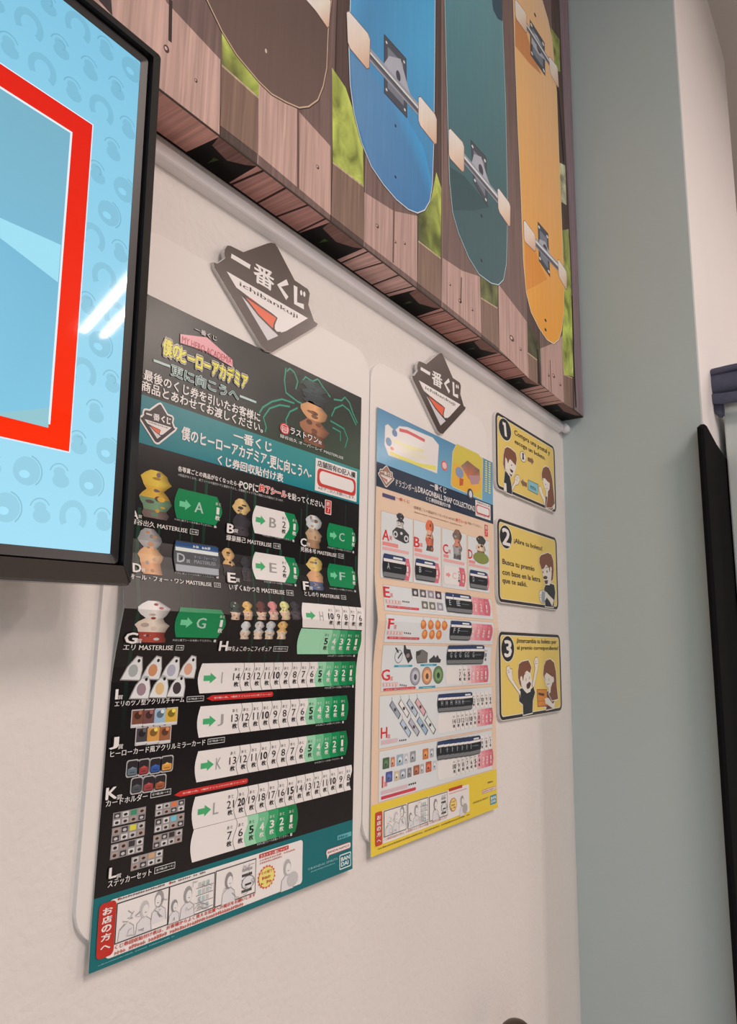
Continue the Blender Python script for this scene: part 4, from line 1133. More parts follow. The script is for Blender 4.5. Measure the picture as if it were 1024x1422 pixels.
B2.part('last_prize_mark', z=4); B2.ell(578, 898, 24, 36, (212, 96, 84), 0); B2.ell(578, 898, 16, 25, (232, 180, 170), 1)
B2.part('side_lettering', z=4, kind='stuff')
for c in range(2):
    for k in range(14): B2.ell(890 + c * 26, 868 + c * 12 + k * 17, 8, 6, (226, 206, 92), 0, 6)
B2.part('small_logo', z=5)
fL = B2.uv(85, 970)[0]; fR = B2.uv(198, 975)[0]; fB = B2.uv(150, 1056)[1]; fT = B2.uv(150, 905)[1]
B2.P(grow([logo_map(fL, fB, fR, fT)(a) for a in _o], .0016), (222, 204, 190), -1)
logo_print(B2, logo_map(fL, fB, fR, fT), (150, 110, 90), 0, True, False)
B2.crop(515, 660, 5.69)
B2.part('header_lettering', z=5)
B2.text('一番くじ', 468, 54, 102, 595, WT, 2, .035)
B2.text('ドラゴンボール', 197, 28, 82, 366, WT, 2, .02); B2.text('DRAGONBALL SNAP COLLECTION2', 372, 88, 132, 820, WT, 2, .03)
B2.text('くじ券回収貼付け表', 434, 165, 198, 628, WT, 2, .03)
B2.part('shop_number_box', z=5)
B2.rect(826, 193, 318, 946, WT, 0); B2.text('店舗固有ID記入欄', 836, 202, 218, 938, (60, 50, 54), 1, .02, res=1); B2.rect(832, 226, 300, 940, (190, 66, 66), 1, .005); B2.rect(838, 236, 290, 934, (236, 208, 200), 2, .005); B2.text('※必ずご記入お願いします', 836, 302, 312, 938, (110, 70, 70), 1, .0, res=1)
B2.part('instruction_lettering', z=5)
B2.rect(92, 138, 168, 192, (74, 66, 100), 0); B2.text('一番くじ', 196, 165, 190, 305, (190, 80, 60), 1, .02)
B2.text('各等賞ごとの商品がなくなったら→POPに', 340, 240, 264, 668, (110, 70, 54), 1, .01, res=1); B2.text('終了シール', 672, 338, 364, 760, (206, 62, 50), 1, .03, res=1); B2.text('を貼ってください。', 764, 365, 385, 876, (110, 70, 54), 1, .01, res=1)
B2.text('~40', 345, 285, 294, 720, (160, 110, 90), 1, .0, res=1)
B2.rect(900, 388, 480, 925, (206, 62, 54), 0, .001); B2.text('終', 904, 396, 428, 921, WT, 1); B2.text('了', 904, 438, 468, 921, WT, 1)
GREY = (212, 204, 198); REDL = (204, 40, 44)
def b2panel(x0, yt, yb, x1, L, lx, lt, lb, lx2, prose=None):
    B2.part('prize_panel', z=3)
    u0, v0, u1, v1 = B2.rect(x0, yt, yb, x1, (190, 160, 140), 0, .001, .0008)
    B2.R(u0, v0, u1, v1, GREY, .6)
    if L:
        B2.text(L, lx, lt, lb, lx2, REDL, 2, .03)
        B2.text('賞', lx2 + 3, lb - (lb - lt) * .38, lb + 2, lx2 + 3 + (lb - lt) * .26, (210, 80, 76), 2, .02)
    if prose:
        for a, b, c, d, col in prose: B2.rect(a, b, c, d, col, 2, .001)
PK = (226, 160, 152)
b2panel(82, 280, 808, 328, 'A', 92, 425, 508, 143, [(92, 520, 550, 215, (222, 130, 120)), (92, 560, 585, 300, PK)])
b2panel(340, 350, 848, 552, 'B', 342, 485, 563, 385, [(345, 572, 598, 405, (222, 130, 120)), (345, 610, 635, 535, PK)])
b2panel(563, 414, 882, 756, 'C', 570, 540, 613, 609, [(574, 622, 645, 615, (222, 130, 120)), (574, 655, 680, 740, PK)])
b2panel(767, 476, 905, 940, 'D', 770, 585, 655, 803, [(775, 668, 690, 825, (222, 130, 120)), (775, 695, 716, 935, PK)])
B2.part('product_picture', z=6)
B2.p([(170, 440), (200, 410), (260, 425), (300, 470), (300, 530), (270, 540), (190, 500), (172, 470)], (54, 50, 52), 0); B2.ell(193, 466, 18, 26, (200, 190, 186), 1); B2.ell(278, 502, 18, 26, (200, 190, 186), 1); B2.ell(193, 466, 9, 13, (50, 46, 48), 1.4); B2.ell(278, 502, 9, 13, (50, 46, 48), 1.4); B2.ell(240, 460, 10, 12, (206, 196, 190), 1)
blob(B2, 195, 300, 270, 420, [(50, 46, 48), (200, 182, 170)], 40)
blob(B2, 425, 355, 505, 600, [(214, 96, 60), (206, 150, 120), (190, 92, 70), (70, 56, 56)], 41)
blob(B2, 640, 430, 728, 665, [(120, 92, 76), (190, 120, 96), (150, 140, 136), (96, 88, 88)], 42)
blob(B2, 825, 480, 915, 640, [(56, 50, 48), (214, 170, 140), (120, 84, 72)], 43)
B2.part('product_picture', z=7); B2.ell(872, 655, 60, 46, (128, 130, 60), 0)
def pinktab(x0, yt, yb, x1, frac, L=None, nums=None):
    u0, v0, u1, v1 = B2.box4(x0, yt, yb, x1); w, h = u1 - u0, v1 - v0
    B2.part('prize_tab', z=6)
    B2.P(tabshape(u0, v0, u1, v1, .006), (212, 96, 108), 0)
    B2.P(tabshape(u0, v0, u0 + w * frac, v1, .006), (242, 214, 204), 1)
    count_mark(B2, u0 + w * (frac + 1) / 2, (v0 + v1) / 2, h * .6, 1, True)
    if L:
        arrow(B2, u0 + w * .1, (v0 + v1) / 2, w * .2, h * .3, (226, 140, 136), 2)
        B2.T(L, u0 + w * .38, (v0 + v1) / 2 - h * .16, u0 + w * .55, (v0 + v1) / 2 + h * .16, (222, 150, 146), 2, .0); count_mark(B2, u0 + w * .68, (v0 + v1) / 2, h * .6, 2, False)
pinktab(95, 622, 805, 312, .75); sticker(B2, 93, 618, 800, 275, 'A')
pinktab(350, 662, 825, 545, .75); sticker(B2, 349, 658, 820, 512, 'B')
pinktab(574, 704, 856, 750, .74, 'C')
pinktab(780, 750, 888, 936, .75); sticker(B2, 778, 747, 884, 920, 'D')
B2.crop(515, 800, 5.69)
def b2row(L, lx, lt, lb, lx2, py, red=True):
    B2.part('prize_caption', z=6)
    B2.rect(lx + 5, py, py + 34, lx + 130, (216, 176, 168), 0); 
    for k in range(9): B2.rect(lx + 10 + k * 12, py + 5 + k, py + 26 + k, lx + 17 + k * 12, (232, 206, 200) if k % 2 else (190, 150, 146), 1)
    for k in range(4): B2.rect(lx + 142 + k * 15, py + 12 + k * 2, py + 24 + k * 2, lx + 150 + k * 15, (60, 52, 52), 1)
    if red: 
        B2.rect(lx + 12, py + 46, py + 66, lx + 268, (200, 58, 62), 1, .002)
        B2.text('全7種の内、1種終了ごとにPOPに終了シール！', lx + 30, py + 51, py + 61, lx + 250, (240, 200, 194), 2, .0, res=1)
b2panel(90, 68, 270, 946, 'E', 92, 82, 165, 137); b2row('E', 92, 82, 165, 137, 182)
b2panel(90, 300, 522, 946, 'F', 108, 335, 416, 150); b2row('F', 96, 335, 416, 150, 430)
b2panel(85, 545, 912, 946, 'G', 85, 740, 826, 148); b2row('G', 85, 740, 826, 148, 842)
for i, (x, y) in enumerate(((318, 96), (380, 104), (442, 111), (502, 118), (386, 196), (446, 203), (507, 209))):
    B2.part('product_picture', z=6)
    c = ((74, 64, 68), (96, 84, 82), (150, 132, 140), (90, 60, 66), (110, 100, 84), (120, 110, 90), (150, 140, 146))[i]
    u0, v0, u1, v1 = B2.rect(x, y, y + 66, x + 48, c, 0, .001); B2.E((u0 + u1) / 2, (v0 + v1) / 2, (u1 - u0) * .25, (v1 - v0) * .25, (206, 194, 190), 1, 10); B2.R(u0, v0 - .002, u1, v0 + .001, (236, 226, 220), 1, .001)
for x, y in ((385, 383), (443, 385), (500, 387), (553, 391), (402, 460), (460, 462), (515, 464)):
    B2.part('product_picture', z=6); B2.ell(x, y, 22, 38, (206, 110, 50), 0, 16); B2.ell(x - 4, y - 8, 12, 20, (232, 146, 76), 1, 14); B2.line([(x + 2, y - 36), (x + 3, y - 58)], .0008, (150, 120, 110), 1)
B2.part('product_picture', z=6); B2.ell(213, 635, 28, 48, (206, 200, 198), 0, out=(.001, (60, 54, 54))); B2.line([(208, 650), (235, 605)], .003, (50, 44, 44), 1); B2.p([(178, 565), (190, 565), (212, 600), (204, 610)], (46, 42, 44), 1)
B2.part('product_picture', z=6); B2.p([(246, 545), (258, 545), (270, 575), (300, 580), (325, 650), (292, 690), (250, 600)], (44, 40, 42), 0); B2.ell(285, 628, 14, 18, (140, 110, 110), 1)
B2.part('product_picture', z=6); B2.p([(350, 600), (390, 585), (410, 590), (440, 610), (440, 680), (365, 686), (352, 640)], (110, 100, 92), 0, out=(.001, (50, 46, 44))); B2.p([(352, 600), (388, 590), (380, 620), (356, 632)], (50, 44, 44), 1)
B2.part('product_picture', z=6); B2.p([(455, 660), (480, 640), (492, 622), (505, 645), (520, 622), (535, 650), (550, 660), (545, 684), (460, 684)], (60, 54, 54), 0)
for x, y, c in ((350, 793, (150, 142, 146)), (443, 787, (196, 130, 90)), (532, 780, (96, 120, 76))):
    B2.part('product_picture', z=6); B2.ell(x, y, 38, 66, c, 0, out=(.001, (70, 62, 62))); B2.ell(x, y, 26, 46, tuple(min(255, k * 1.25) for k in c), 1); B2.ell(x, y + 4, 12, 24, tuple(k * .5 for k in c), 2)
B2.part('caption_bars', z=6, kind='stuff')
for q in ((182, 704, 720, 325), (390, 696, 712, 518), (378, 874, 890, 508)): B2.rect(*q, (52, 140, 160), 0); B2.rect(q[0] + 30, q[1] + 5, q[2] - 5, q[3] - 30, (130, 190, 200), 1)
strip(B2, 600, 140, 285, 922, None, [7, 6, 5, 4, 3, 2, 1], 620, 900, PINKS, 5, (242, 214, 204))
for x in (578, 638, 652): sticker(B2, x, 130 + (x - 578) * .12, 278 + (x - 578) * .12, x + 136, 'E', z=14 + (x - 578) * .03)
strip(B2, 610, 362, 500, 926, None, [7, 6, 5, 4, 3, 2, 1], 640, 905, PINKS, 5, (242, 214, 204))
for x in (598, 632): sticker(B2, x, 354 + (x - 598) * .05, 500 + (x - 598) * .05, x + 136, 'F', z=14 + (x - 598) * .03)
strip(B2, 592, 555, 700, 905, None, [14, 13, 12, 11, 10, 9, 8], 660, 900, PINKS, 0, (242, 220, 212))
strip(B2, 590, 712, 860, 920, None, [7, 6, 5, 4, 3, 2, 1], 703, 905, PINKS, 5, (242, 220, 212))
for i, x in enumerate((592, 626, 664, 706, 726, 768)): sticker(B2, x, 550 - i * .6, 696 - i * .6, min(x + 136, 886), 'G', z=14 + i)
B2.crop(510, 940, 5.535)
b2panel(95, 148, 552, 962, 'H', 105, 392, 474, 152)
b2panel(92, 575, 962, 962, None, 0, 0, 0, 0)
B2.crop(515, 800, 5.69); 
B2.crop(510, 940, 5.535)
B2.part('prize_caption', z=6); B2.rect(105, 490, 524, 232, (206, 170, 170), 0); [B2.rect(245 + k * 15, 484 - k * 2, 496 - k * 2, 254 + k * 15, (60, 52, 52), 1) for k in range(4)]
for i, (x, y, c) in enumerate(((190, 180, (150, 152, 160)), (258, 170, (224, 214, 210)), (322, 165, (176, 182, 188)), (385, 158, (216, 160, 158)), (270, 320, (176, 184, 196)), (335, 312, (176, 166, 170)), (400, 302, (150, 170, 186)), (460, 296, (216, 208, 206)))):
    B2.part('product_picture', z=6)
    B2.p([(x, y), (x + 68, y + 108), (x + 50, y + 148), (x - 22, y + 38)], (84, 78, 82), 0)
    B2.p([(x + 1, y + 7), (x + 60, y + 108), (x + 46, y + 138), (x - 15, y + 38)], c, 1); B2.ell(x + 22, y + 72, 10, 14, (70, 60, 64), 2, 8); B2.line([(x, y), (x - 4, y - 26)], .0008, (120, 110, 108), 1)
strip(B2, 540, 150, 280, 955, None, list(range(17, 7, -1)), 640, 945, PINKS, 0, (242, 220, 212))
strip(B2, 540, 292, 436, 958, None, list(range(14, 4, -1)), 665, 945, PINKS, 4, (242, 220, 212))
for i, x in enumerate((538, 574, 610, 648, 672, 700)): sticker(B2, x, 138 - (x - 538) * .06, 272 - (x - 538) * .09, min(x + 140, 808), 'H', z=14 + i)
strip(B2, 538, 520, 650, 955, None, list(range(16, 6, -1)), 640, 945, PINKS, 0, (242, 220, 212))
strip(B2, 538, 652, 798, 968, None, list(range(10, 0, -1)), 668, 948, PINKS, 4, (242, 220, 212))
for i, x in enumerate((532, 582, 622, 660, 698, 734, 768)): sticker(B2, x, 502 - (x - 532) * .13, 640 - (x - 532) * .14, min(x + 136, 870), 'I', z=14 + i)
B2.crop(505, 1040, 5.251)
B2.part('prize_caption', z=6)
B2.rect(132, 200, 285, 142, REDL, 1); B2.text('賞', 148, 240, 278, 172, (210, 80, 76), 1)
B2.rect(125, 308, 336, 318, (206, 170, 170), 0); B2.rect(126, 348, 372, 380, (196, 46, 62), 0, .002); [B2.rect(326 + k * 15, 255 - k * 4, 268 - k * 4, 336 + k * 15, (60, 52, 52), 1) for k in range(4)]
cs = [(70, 90, 60), (190, 120, 90), (150, 160, 170), (190, 184, 184), (140, 134, 134), (190, 110, 60), (160, 156, 158), (70, 80, 130), (200, 170, 140), (150, 150, 156), (120, 110, 110), (150, 80, 56), (170, 160, 158), (176, 84, 56), (190, 184, 182)]
for i, (x, y, w, h) in enumerate(((138, 68, 48, 82), (196, 62, 30, 72), (240, 44, 48, 82), (296, 36, 28, 74), (338, 20, 40, 80), (430, 2, 42, 78), (482, 0, 28, 64), (160, 170, 48, 78), (222, 165, 36, 72), (262, 152, 46, 72), (318, 140, 30, 70), (362, 124, 44, 70), (412, 112, 26, 70), (452, 96, 42, 78), (504, 88, 26, 68))):
    B2.part('product_picture', z=6)
    u0, v0, u1, v1 = B2.rect(x, y, y + h, x + w, cs[i], 0, .0015); B2.E((u0 + u1) / 2, (v0 + v1) / 2, (u1 - u0) * .3, (v1 - v0) * .28, tuple(min(255, k * 1.35) for k in cs[i]), 1, 10); B2.E((u0 + u1) / 2 - .001, (v0 + v1) / 2 - .002, (u1 - u0) * .15, (v1 - v0) * .12, (60, 50, 50), 1.4, 8)
B2.part('comic_background', z=6)
u0, v0, u1, v1 = B2.box4(138, 450, 690, 300); B2.R(u0, v0, B2.uv(768, 350)[0], v1, (230, 214, 204), 0, .003)
B2.part('red_side_tab', z=8)
u0, v0, u1, v1 = B2.box4(84, 466, 712, 130); B2.R(u0, v0, u1, v1, (186, 54, 40), 0, .003)
for i, ch in enumerate('お店の方へ'):
    h = (v1 - v0) / 6.0; vv = v1 - h * (1.0 + i)
    B2.T(ch, (u0 + u1) / 2 - (u1 - u0) * .28, vv - h * .36, (u0 + u1) / 2 + (u1 - u0) * .28, vv + h * .36 - (h * .3 if ch == 'へ' else 0), (240, 216, 200), 2, .05)
comic(B2, 145, 452, 644, 306, 1); comic(B2, 318, 396, 585, 466, 2); comic(B2, 475, 350, 530, 608, 3)
B2.part('comic_lettering', z=8)
u0, v0, u1, v1 = B2.box4(140, 655, 674, 300); B2.T('くじ券回収貼付け表は、お客様からよく見える位置への掲示をお願いします', u0, v0, B2.uv(605, 520)[0], v1, (176, 70, 56), 1, .02, res=1)
B2.part('comic_lettering', z=8); u0, v0, u1, v1 = B2.box4(100, 722, 734, 300); B2.T('~48', u0, v0, B2.uv(770, 480)[0], v1, (120, 90, 50), 1, .0, res=1)
B2.part('last_prize_note', z=8)
B2.rect(620, 290, 312, 718, (186, 56, 46), 0, .001); B2.rect(622, 325, 332, 752, (206, 150, 136), 0)
burst(B2, 650, 405, 28, 52)
B2.part('clerk_sketch', z=8)
uu, vv = B2.uv(716, 372); person_sketch(B2, uu, vv, .027, (150, 138, 130), 0); B2.E(uu + .010, vv - .016, .010, .009, (170, 156, 146), 3, 14)
B2.part('maker_marks', z=6)
u0, v0, u1, v1 = B2.rect(920, 342, 410, 966, (52, 130, 150), 0, .002); B2.T('BAN', u0 + .003, (v0 + v1) / 2 + .0008, u1 - .003, v1 - .003, (214, 224, 214), 2, .05); B2.T('DAI', u0 + .003, v0 + .003, u1 - .006, (v0 + v1) / 2 - .0008, (214, 224, 214), 2, .05)
u0, v0, u1, v1 = B2.rect(863, 302, 330, 962, (180, 70, 50), 0, .002); B2.R(u0 + .0008, v0 + .0008, u1 - .0008, v1 - .0008, (240, 214, 190), 1, .002); B2.T('BANDAI NAMCO', u0 + .004, v0 + .002, u1 - .003, v1 - .002, (170, 50, 44), 2, .03, res=1)
B2.text('©BANDAI SPIRITS', 792, 388, 402, 905, (80, 60, 40), 1, .01, res=1); B2.text('~5', 905, 240, 252, 952, (90, 66, 36), 1, .01, res=1)
B2.flush()

# ------------------------------------------------------------------ logo plaques
plaque(0.5830, 1.8510, 0.7970, 2.0190, 'brown diamond logo plaque above the black poster, next to the television')
plaque(1.0720, 1.8550, 1.2815, 2.0225, 'brown diamond logo plaque above the peach and blue poster')

# ------------------------------------------------------------------ three yellow instruction signs
SP = wallplane(-0.0070)
INK = (36, 26, 24); YEL = (224, 186, 92); SKIN = (238, 206, 190); HAIR = (122, 66, 40); CRM = (240, 222, 190); BODY = (28, 24, 32); HLN = (110, 60, 44)
def sign(px, lab):
    (u0, v1), (u1, v0) = SP.uv(*px[0]), SP.uv(*px[1])
    t = empty('instruction_sign', ((u0 + u1) / 2, 0, v0)); tag(t, lab, 'sign', 'numbered yellow instruction signs')
    inv = Matrix.Translation((-(u0 + u1) / 2, 0, -v0))
    o = slab('sign_plate', rrect(u0 - .002, v0 - .002, u1 + .002, v1 + .002, .018, 8), wallplane(0), 0.0005, 0.0068, M_edge, None, 0.0006)
    o.data.transform(inv); o.parent = t
    Q = Print(SP, t, M_sign, base=0.0, inv=inv)
    Q.part('border', z=0)
    Q.P(rrect(u0, v0, u1, v1, .017, 8), INK, 0); 
    Q.part('yellow_ground', z=1)
    b = .0085
    Q.P(rrect(u0 + b, v0 + b * .75, u1 - b, v1 - b * .75, .010, 8), CRM, 0); Q.P(rrect(u0 + b + .002, v0 + b * .75 + .0016, u1 - b - .002, v1 - b * .75 - .0016, .009, 8), YEL, 1)
    return Q
def number(Q, x, y, rx, ry, d, q):
    Q.part('number_disc', z=4)
    Q.ell(x, y, rx, ry, (20, 16, 18), 1, 28, out=(.002, CRM)); Q.text(d, *q, (226, 214, 214), 3, .015 if d == '1' else .04)
TX = (58, 30, 28)
# -- sign 1
Q = sign(((688.2, 570.5), (773, 712)), 'yellow instruction sign with number 1, topmost of the three')
Q.crop(680, 560, 8.89)
number(Q, 190, 325, 74, 128, '', (166, 228, 372, 208))
Q.p([(158, 226), (196, 246), (214, 420), (186, 404), (173, 270), (160, 264)], (226, 214, 214), 3)
Q.part('lettering', z=4)
Q.text('Compra una postal y', 306, 326, 404, 745, TX, 1, .03); Q.part('lettering', z=4); Q.text('escoge un boleto.', 310, 440, 508, 690, TX, 1, .03)
Q.part('man_drawing', z=4)
o_ = (.0022, CRM)
Q.p([(190, 830), (245, 890), (268, 1000), (276, 1128), (210, 1098), (176, 975)], BODY, 1, out=o_)
Q.p([(176, 980), (205, 992), (210, 1092), (174, 1078)], SKIN, 2)
Q.p([(276, 1085), (272, 1040), (308, 970), (312, 915), (330, 885), (356, 890), (372, 950), (350, 1000), (318, 1012)], SKIN, 2, out=(.0012, (110, 60, 44)))
Q.line([(318, 940), (345, 960)], .0008, HLN, 3); Q.line([(330, 905), (352, 935)], .0008, HLN, 3)
Q.p([(192, 670), (250, 680), (318, 735), (322, 790), (298, 870), (262, 908), (230, 870), (200, 790)], SKIN, 2, out=o_)
Q.p([(170, 640), (188, 560), (215, 540), (262, 562), (320, 615), (334, 690), (322, 770), (292, 735), (262, 700), (246, 690), (226, 745), (210, 690), (192, 665), (190, 800), (186, 835), (166, 750)], HAIR, 3, out=o_)
Q.p([(246, 805), (290, 835), (284, 860), (262, 850)], (70, 30, 26), 4); Q.p([(240, 860), (262, 880), (280, 880), (264, 912)], (96, 48, 34), 4); Q.ell(268, 765, 7, 9, (60, 36, 30), 4, 8)
Q.part('coin_drawing', z=4)
Q.ell(412, 660, 34, 60, (236, 224, 210), 1, out=(.0014, (84, 50, 44))); Q.p([(400, 610), (424, 622), (420, 655), (428, 700), (400, 690), (405, 655)], (70, 36, 34), 2)
Q.part('arrow_drawing', z=4); Q.p([(470, 662), (520, 688), (520, 668), (546, 722), (520, 762), (520, 738), (470, 712)], (128, 84, 66), 1)
Q.part('arrow_drawing', z=4); Q.p([(384, 968), (416, 938), (416, 962), (462, 985), (460, 1038), (416, 1014), (414, 1032)], (128, 84, 66), 1)
Q.part('card_drawing', z=4)
Q.p([(478, 950), (598, 1005), (594, 1126), (476, 1064)], (128, 176, 180), 1, out=(.0014, (90, 56, 48))); Q.text('POSTAL', 502, 1012, 1048, 575, (40, 36, 44), 2, .03)
Q.part('woman_drawing', z=4)
Q.p([(690, 1150), (720, 1130), (790, 1180), (800, 1290), (765, 1318), (690, 1290)], (98, 46, 36), 1, out=o_)
Q.p([(604, 1046), (618, 1022), (636, 1040), (652, 1100), (678, 1160), (690, 1190), (680, 1270), (660, 1190), (626, 1120)], SKIN, 2, out=(.0010, (150, 100, 76)))
Q.p([(642, 870), (660, 800), (692, 780), (728, 796), (752, 850), (772, 940), (786, 1080), (802, 1240), (762, 1290), (700, 1285), (716, 1150), (700, 1000), (650, 950)], HAIR, 3, out=o_)
Q.p([(656, 930), (680, 925), (712, 965), (740, 985), (738, 1060), (718, 1090), (716, 1150), (700, 1160), (694, 1080), (668, 1030)], SKIN, 4)
Q.p([(790, 1245), (806, 1250), (804, 1310), (775, 1300)], SKIN, 4)
Q.line([(695, 1050), (715, 1056)], .0012, (120, 50, 44), 5); Q.ell(690, 1000, 5, 7, (60, 36, 30), 5, 8)
Q.flush()
# -- sign 2
Q = sign(((690.7, 719), (776, 846.5)), 'yellow instruction sign with number 2, between the other two')
Q.crop(680, 710, 9.309)
number(Q, 209, 332, 76, 146, '2', (164, 212, 420, 262))
Q.part('lettering', z=4)
Q.text('¡Abre tu boleto!', 316, 345, 420, 680, TX, 1, .03)
for t_, q in (('Busca tu premio', (166, 612, 700, 580)), ('con base en la letra', (166, 745, 815, 655)), ('que te salió.', (166, 855, 940, 485))): Q.part('lettering', z=4), Q.text(t_, *q, TX, 1, .03)
Q.part('man_drawing', z=4)
Q.p([(705, 1000), (722, 955), (790, 935), (835, 952), (850, 1050), (838, 1150), (826, 1240), (720, 1228), (716, 1150), (740, 1120), (735, 1040), (710, 1030)], BODY, 1, out=o_)
Q.p([(735, 1042), (760, 1075), (832, 1150), (808, 1232), (780, 1170), (742, 1120)], SKIN, 2)
Q.p([(640, 1060), (655, 1028), (700, 1024), (740, 1050), (742, 1110), (718, 1150), (700, 1185), (668, 1180), (645, 1130)], SKIN, 2, out=(.0010, (90, 50, 40)))
Q.p([(672, 1034), (716, 1040), (714, 1180), (670, 1174)], (140, 150, 150), 3); Q.line([(650, 1080), (672, 1085)], .001, HLN, 4); Q.line([(650, 1110), (672, 1115)], .001, HLN, 4)
Q.p([(690, 735), (730, 690), (800, 715), (790, 900), (772, 945), (720, 940), (700, 880), (686, 800)], SKIN, 2, out=o_)
Q.p([(642, 660), (645, 600), (665, 568), (750, 538), (795, 560), (822, 640), (828, 760), (818, 880), (792, 908), (802, 800), (786, 740), (772, 790), (765, 730), (728, 688), (700, 740), (672, 752), (660, 715)], HAIR, 3, out=o_)
Q.ell(790, 750, 12, 34, SKIN, 4, 12); Q.p([(690, 850), (720, 832), (748, 850), (735, 880), (700, 875)], (70, 34, 30), 4); Q.p([(705, 895), (752, 890), (748, 935), (722, 945)], (96, 48, 34), 4)
Q.ell(740, 780, 7, 16, (60, 36, 30), 4, 8); Q.ell(690, 790, 5, 14, (60, 36, 30), 4, 8); Q.line([(722, 728), (760, 722)], .0014, (84, 44, 32), 4)
Q.flush()
# -- sign 3
Q = sign(((692.5, 877), (781, 986)), 'yellow instruction sign with number 3, lowest of the three')
Q.crop(680, 865, 8.904)
number(Q, 225, 320, 78, 156, '3', (184, 216, 418, 268))
Q.part('lettering', z=4)
Q.text('¡Intercambia tu boleto por', 335, 190, 262, 826, TX, 1, .03); Q.part('lettering', z=4); Q.text('el premio correspondiente!', 338, 280, 345, 848, TX, 1, .03)
Q.part('man_drawing', z=4)
Q.p([(362, 830), (400, 800), (450, 860), (500, 830), (540, 790), (562, 860), (535, 960), (530, 1110), (416, 1138), (412, 1010), (366, 970)], BODY, 1, out=o_)
Q.p([(375, 890), (300, 780), (235, 690), (205, 610), (210, 548), (238, 528), (255, 575), (278, 570), (275, 620), (285, 700), (340, 790), (382, 850), (378, 935)], SKIN, 2, out=(.0010, (96, 56, 44)))
Q.p([(526, 770), (548, 660), (562, 560), (548, 480), (565, 430), (590, 425), (602, 480), (596, 560), (570, 680), (548, 800)], SKIN, 2, out=(.0010, (96, 56, 44)))
for a in (((214, 590), (240, 585)), ((222, 620), (250, 600)), ((560, 480), (585, 470)), ((560, 505), (590, 500))): Q.line(a, .0008, HLN, 3)
Q.p([(378, 660), (420, 640), (460, 600), (505, 640), (520, 740), (500, 840), (462, 858), (425, 820), (392, 740)], SKIN, 2, out=o_)
Q.p([(350, 600), (362, 510), (400, 480), (478, 462), (505, 520), (515, 550), (500, 620), (460, 590), (430, 620), (412, 720), (395, 660), (385, 720), (395, 800), (368, 760), (352, 680)], HAIR, 3, out=o_)
Q.ell(390, 690, 14, 34, SKIN, 4, 12); Q.p([(455, 760), (490, 725), (512, 750), (495, 800), (470, 820), (455, 800)], (80, 40, 32), 4); Q.p([(470, 770), (496, 755), (490, 780), (474, 788)], (50, 20, 20), 5)
Q.ell(448, 700, 8, 22, (190, 176, 150), 4, 10); Q.ell(492, 680, 8, 22, (190, 176, 150), 4, 10); Q.line([(420, 645), (440, 620)], .002, (84, 44, 32), 4)
Q.part('woman_drawing', z=4)
Q.p([(712, 850), (760, 830), (842, 930), (800, 965), (802, 1050), (700, 1075), (690, 1000)], (92, 44, 36), 1, out=o_)
Q.p([(662, 640), (672, 530), (700, 465), (750, 448), (795, 490), (818, 600), (830, 800), (846, 940), (770, 960), (728, 870), (770, 760), (775, 670), (705, 620), (676, 690)], HAIR, 2, out=o_)
Q.p([(680, 650), (702, 615), (772, 665), (778, 730), (756, 790), (752, 860), (735, 872), (722, 795), (695, 775), (680, 710)], SKIN, 3); Q.ell(782, 700, 12, 38, SKIN, 3.4, 12)
Q.line([(706, 760), (738, 752)], .0012, (120, 50, 44), 4); Q.ell(732, 700, 7, 20, (190, 176, 150), 4, 10); Q.ell(688, 695, 5, 18, (190, 176, 150), 4, 10)
Q.p([(712, 1010), (700, 920), (730, 930), (780, 1000), (800, 970), (798, 1060), (770, 1050)], SKIN, 4)
Q.part('prize_box_drawing', z=4)
Q.p([(588, 828), (705, 830), (712, 1020), (598, 1030)], (206, 124, 44), 3, out=(.0016, (140, 56, 40))); Q.p([(600, 862), (672, 872), (676, 905), (606, 892)], (84, 40, 36), 4); Q.line([(590, 970), (710, 962)], .0012, (150, 70, 40), 4)
Q.p([(678, 935), (712, 925), (740, 960), (745, 1000), (690, 1002)], SKIN, 5); Q.p([(672, 1035), (706, 1040), (690, 1080)], SKIN, 2)
Q.flush()

# ------------------------------------------------------------------ things at the right edge of the view
KP = wallplane(YE - 0.004)
# black felt panel leaning on the column face
lx, rx = KP.uv(975, 660)[0], KP.uv(1030, 700)[0]
za, zb = KP.uv(972, 585)[1], KP.uv(1006, 640)[1]
pts = [(lx, 0.0), (rx, 0.0), (rx, zb - .12), (rx - .012, zb - .07)] + [(lx + (rx - lx) * (1 - i / 8) * .9, zb - .07 + (za - zb + .06) * (i / 8) ** .8) for i in range(9)] + [(lx, za - .03)]
pts = [(lx, 0.0), (rx, 0.0), (rx, zb - .10), (lx + (rx - lx) * .62, zb), (lx + (rx - lx) * .28, za - .03), (lx + (rx - lx) * .08, za + .0), (lx, za - .02)]
tag(slab('felt_panel', pts, wallplane(YE), 0.0005, 0.0145, M_black, None, 0.006), 'black felt panel leaning against the bright column end', 'panel')
# tall grey cabinet
XCB = 2.10
def onx(x, y, X):
    d = RX * ((x - W / 2) / F) - RU * ((y - H / 2) / F) + RF
    return CAM + d * (X / d.x)
ctop = onx(1010, 556, XCB).z; cy1 = onx(1007, 600, XCB).y
cab = empty('storage_cabinet', (XCB + .25, cy1 - .22, 0)); tag(cab, 'tall grey cabinet at the right edge beside the bright column', 'cabinet')
box('body', (-.25, -.22, 0.05), (.25, .22, ctop), M_cab, cab, .004)
box('plinth', (-.24, -.21, 0.0), (.24, .21, .0498), M_dark, cab)
box('door', (-.246, -.236, .08), (.246, -.2205, ctop - .03), M_cab, cab, .003)
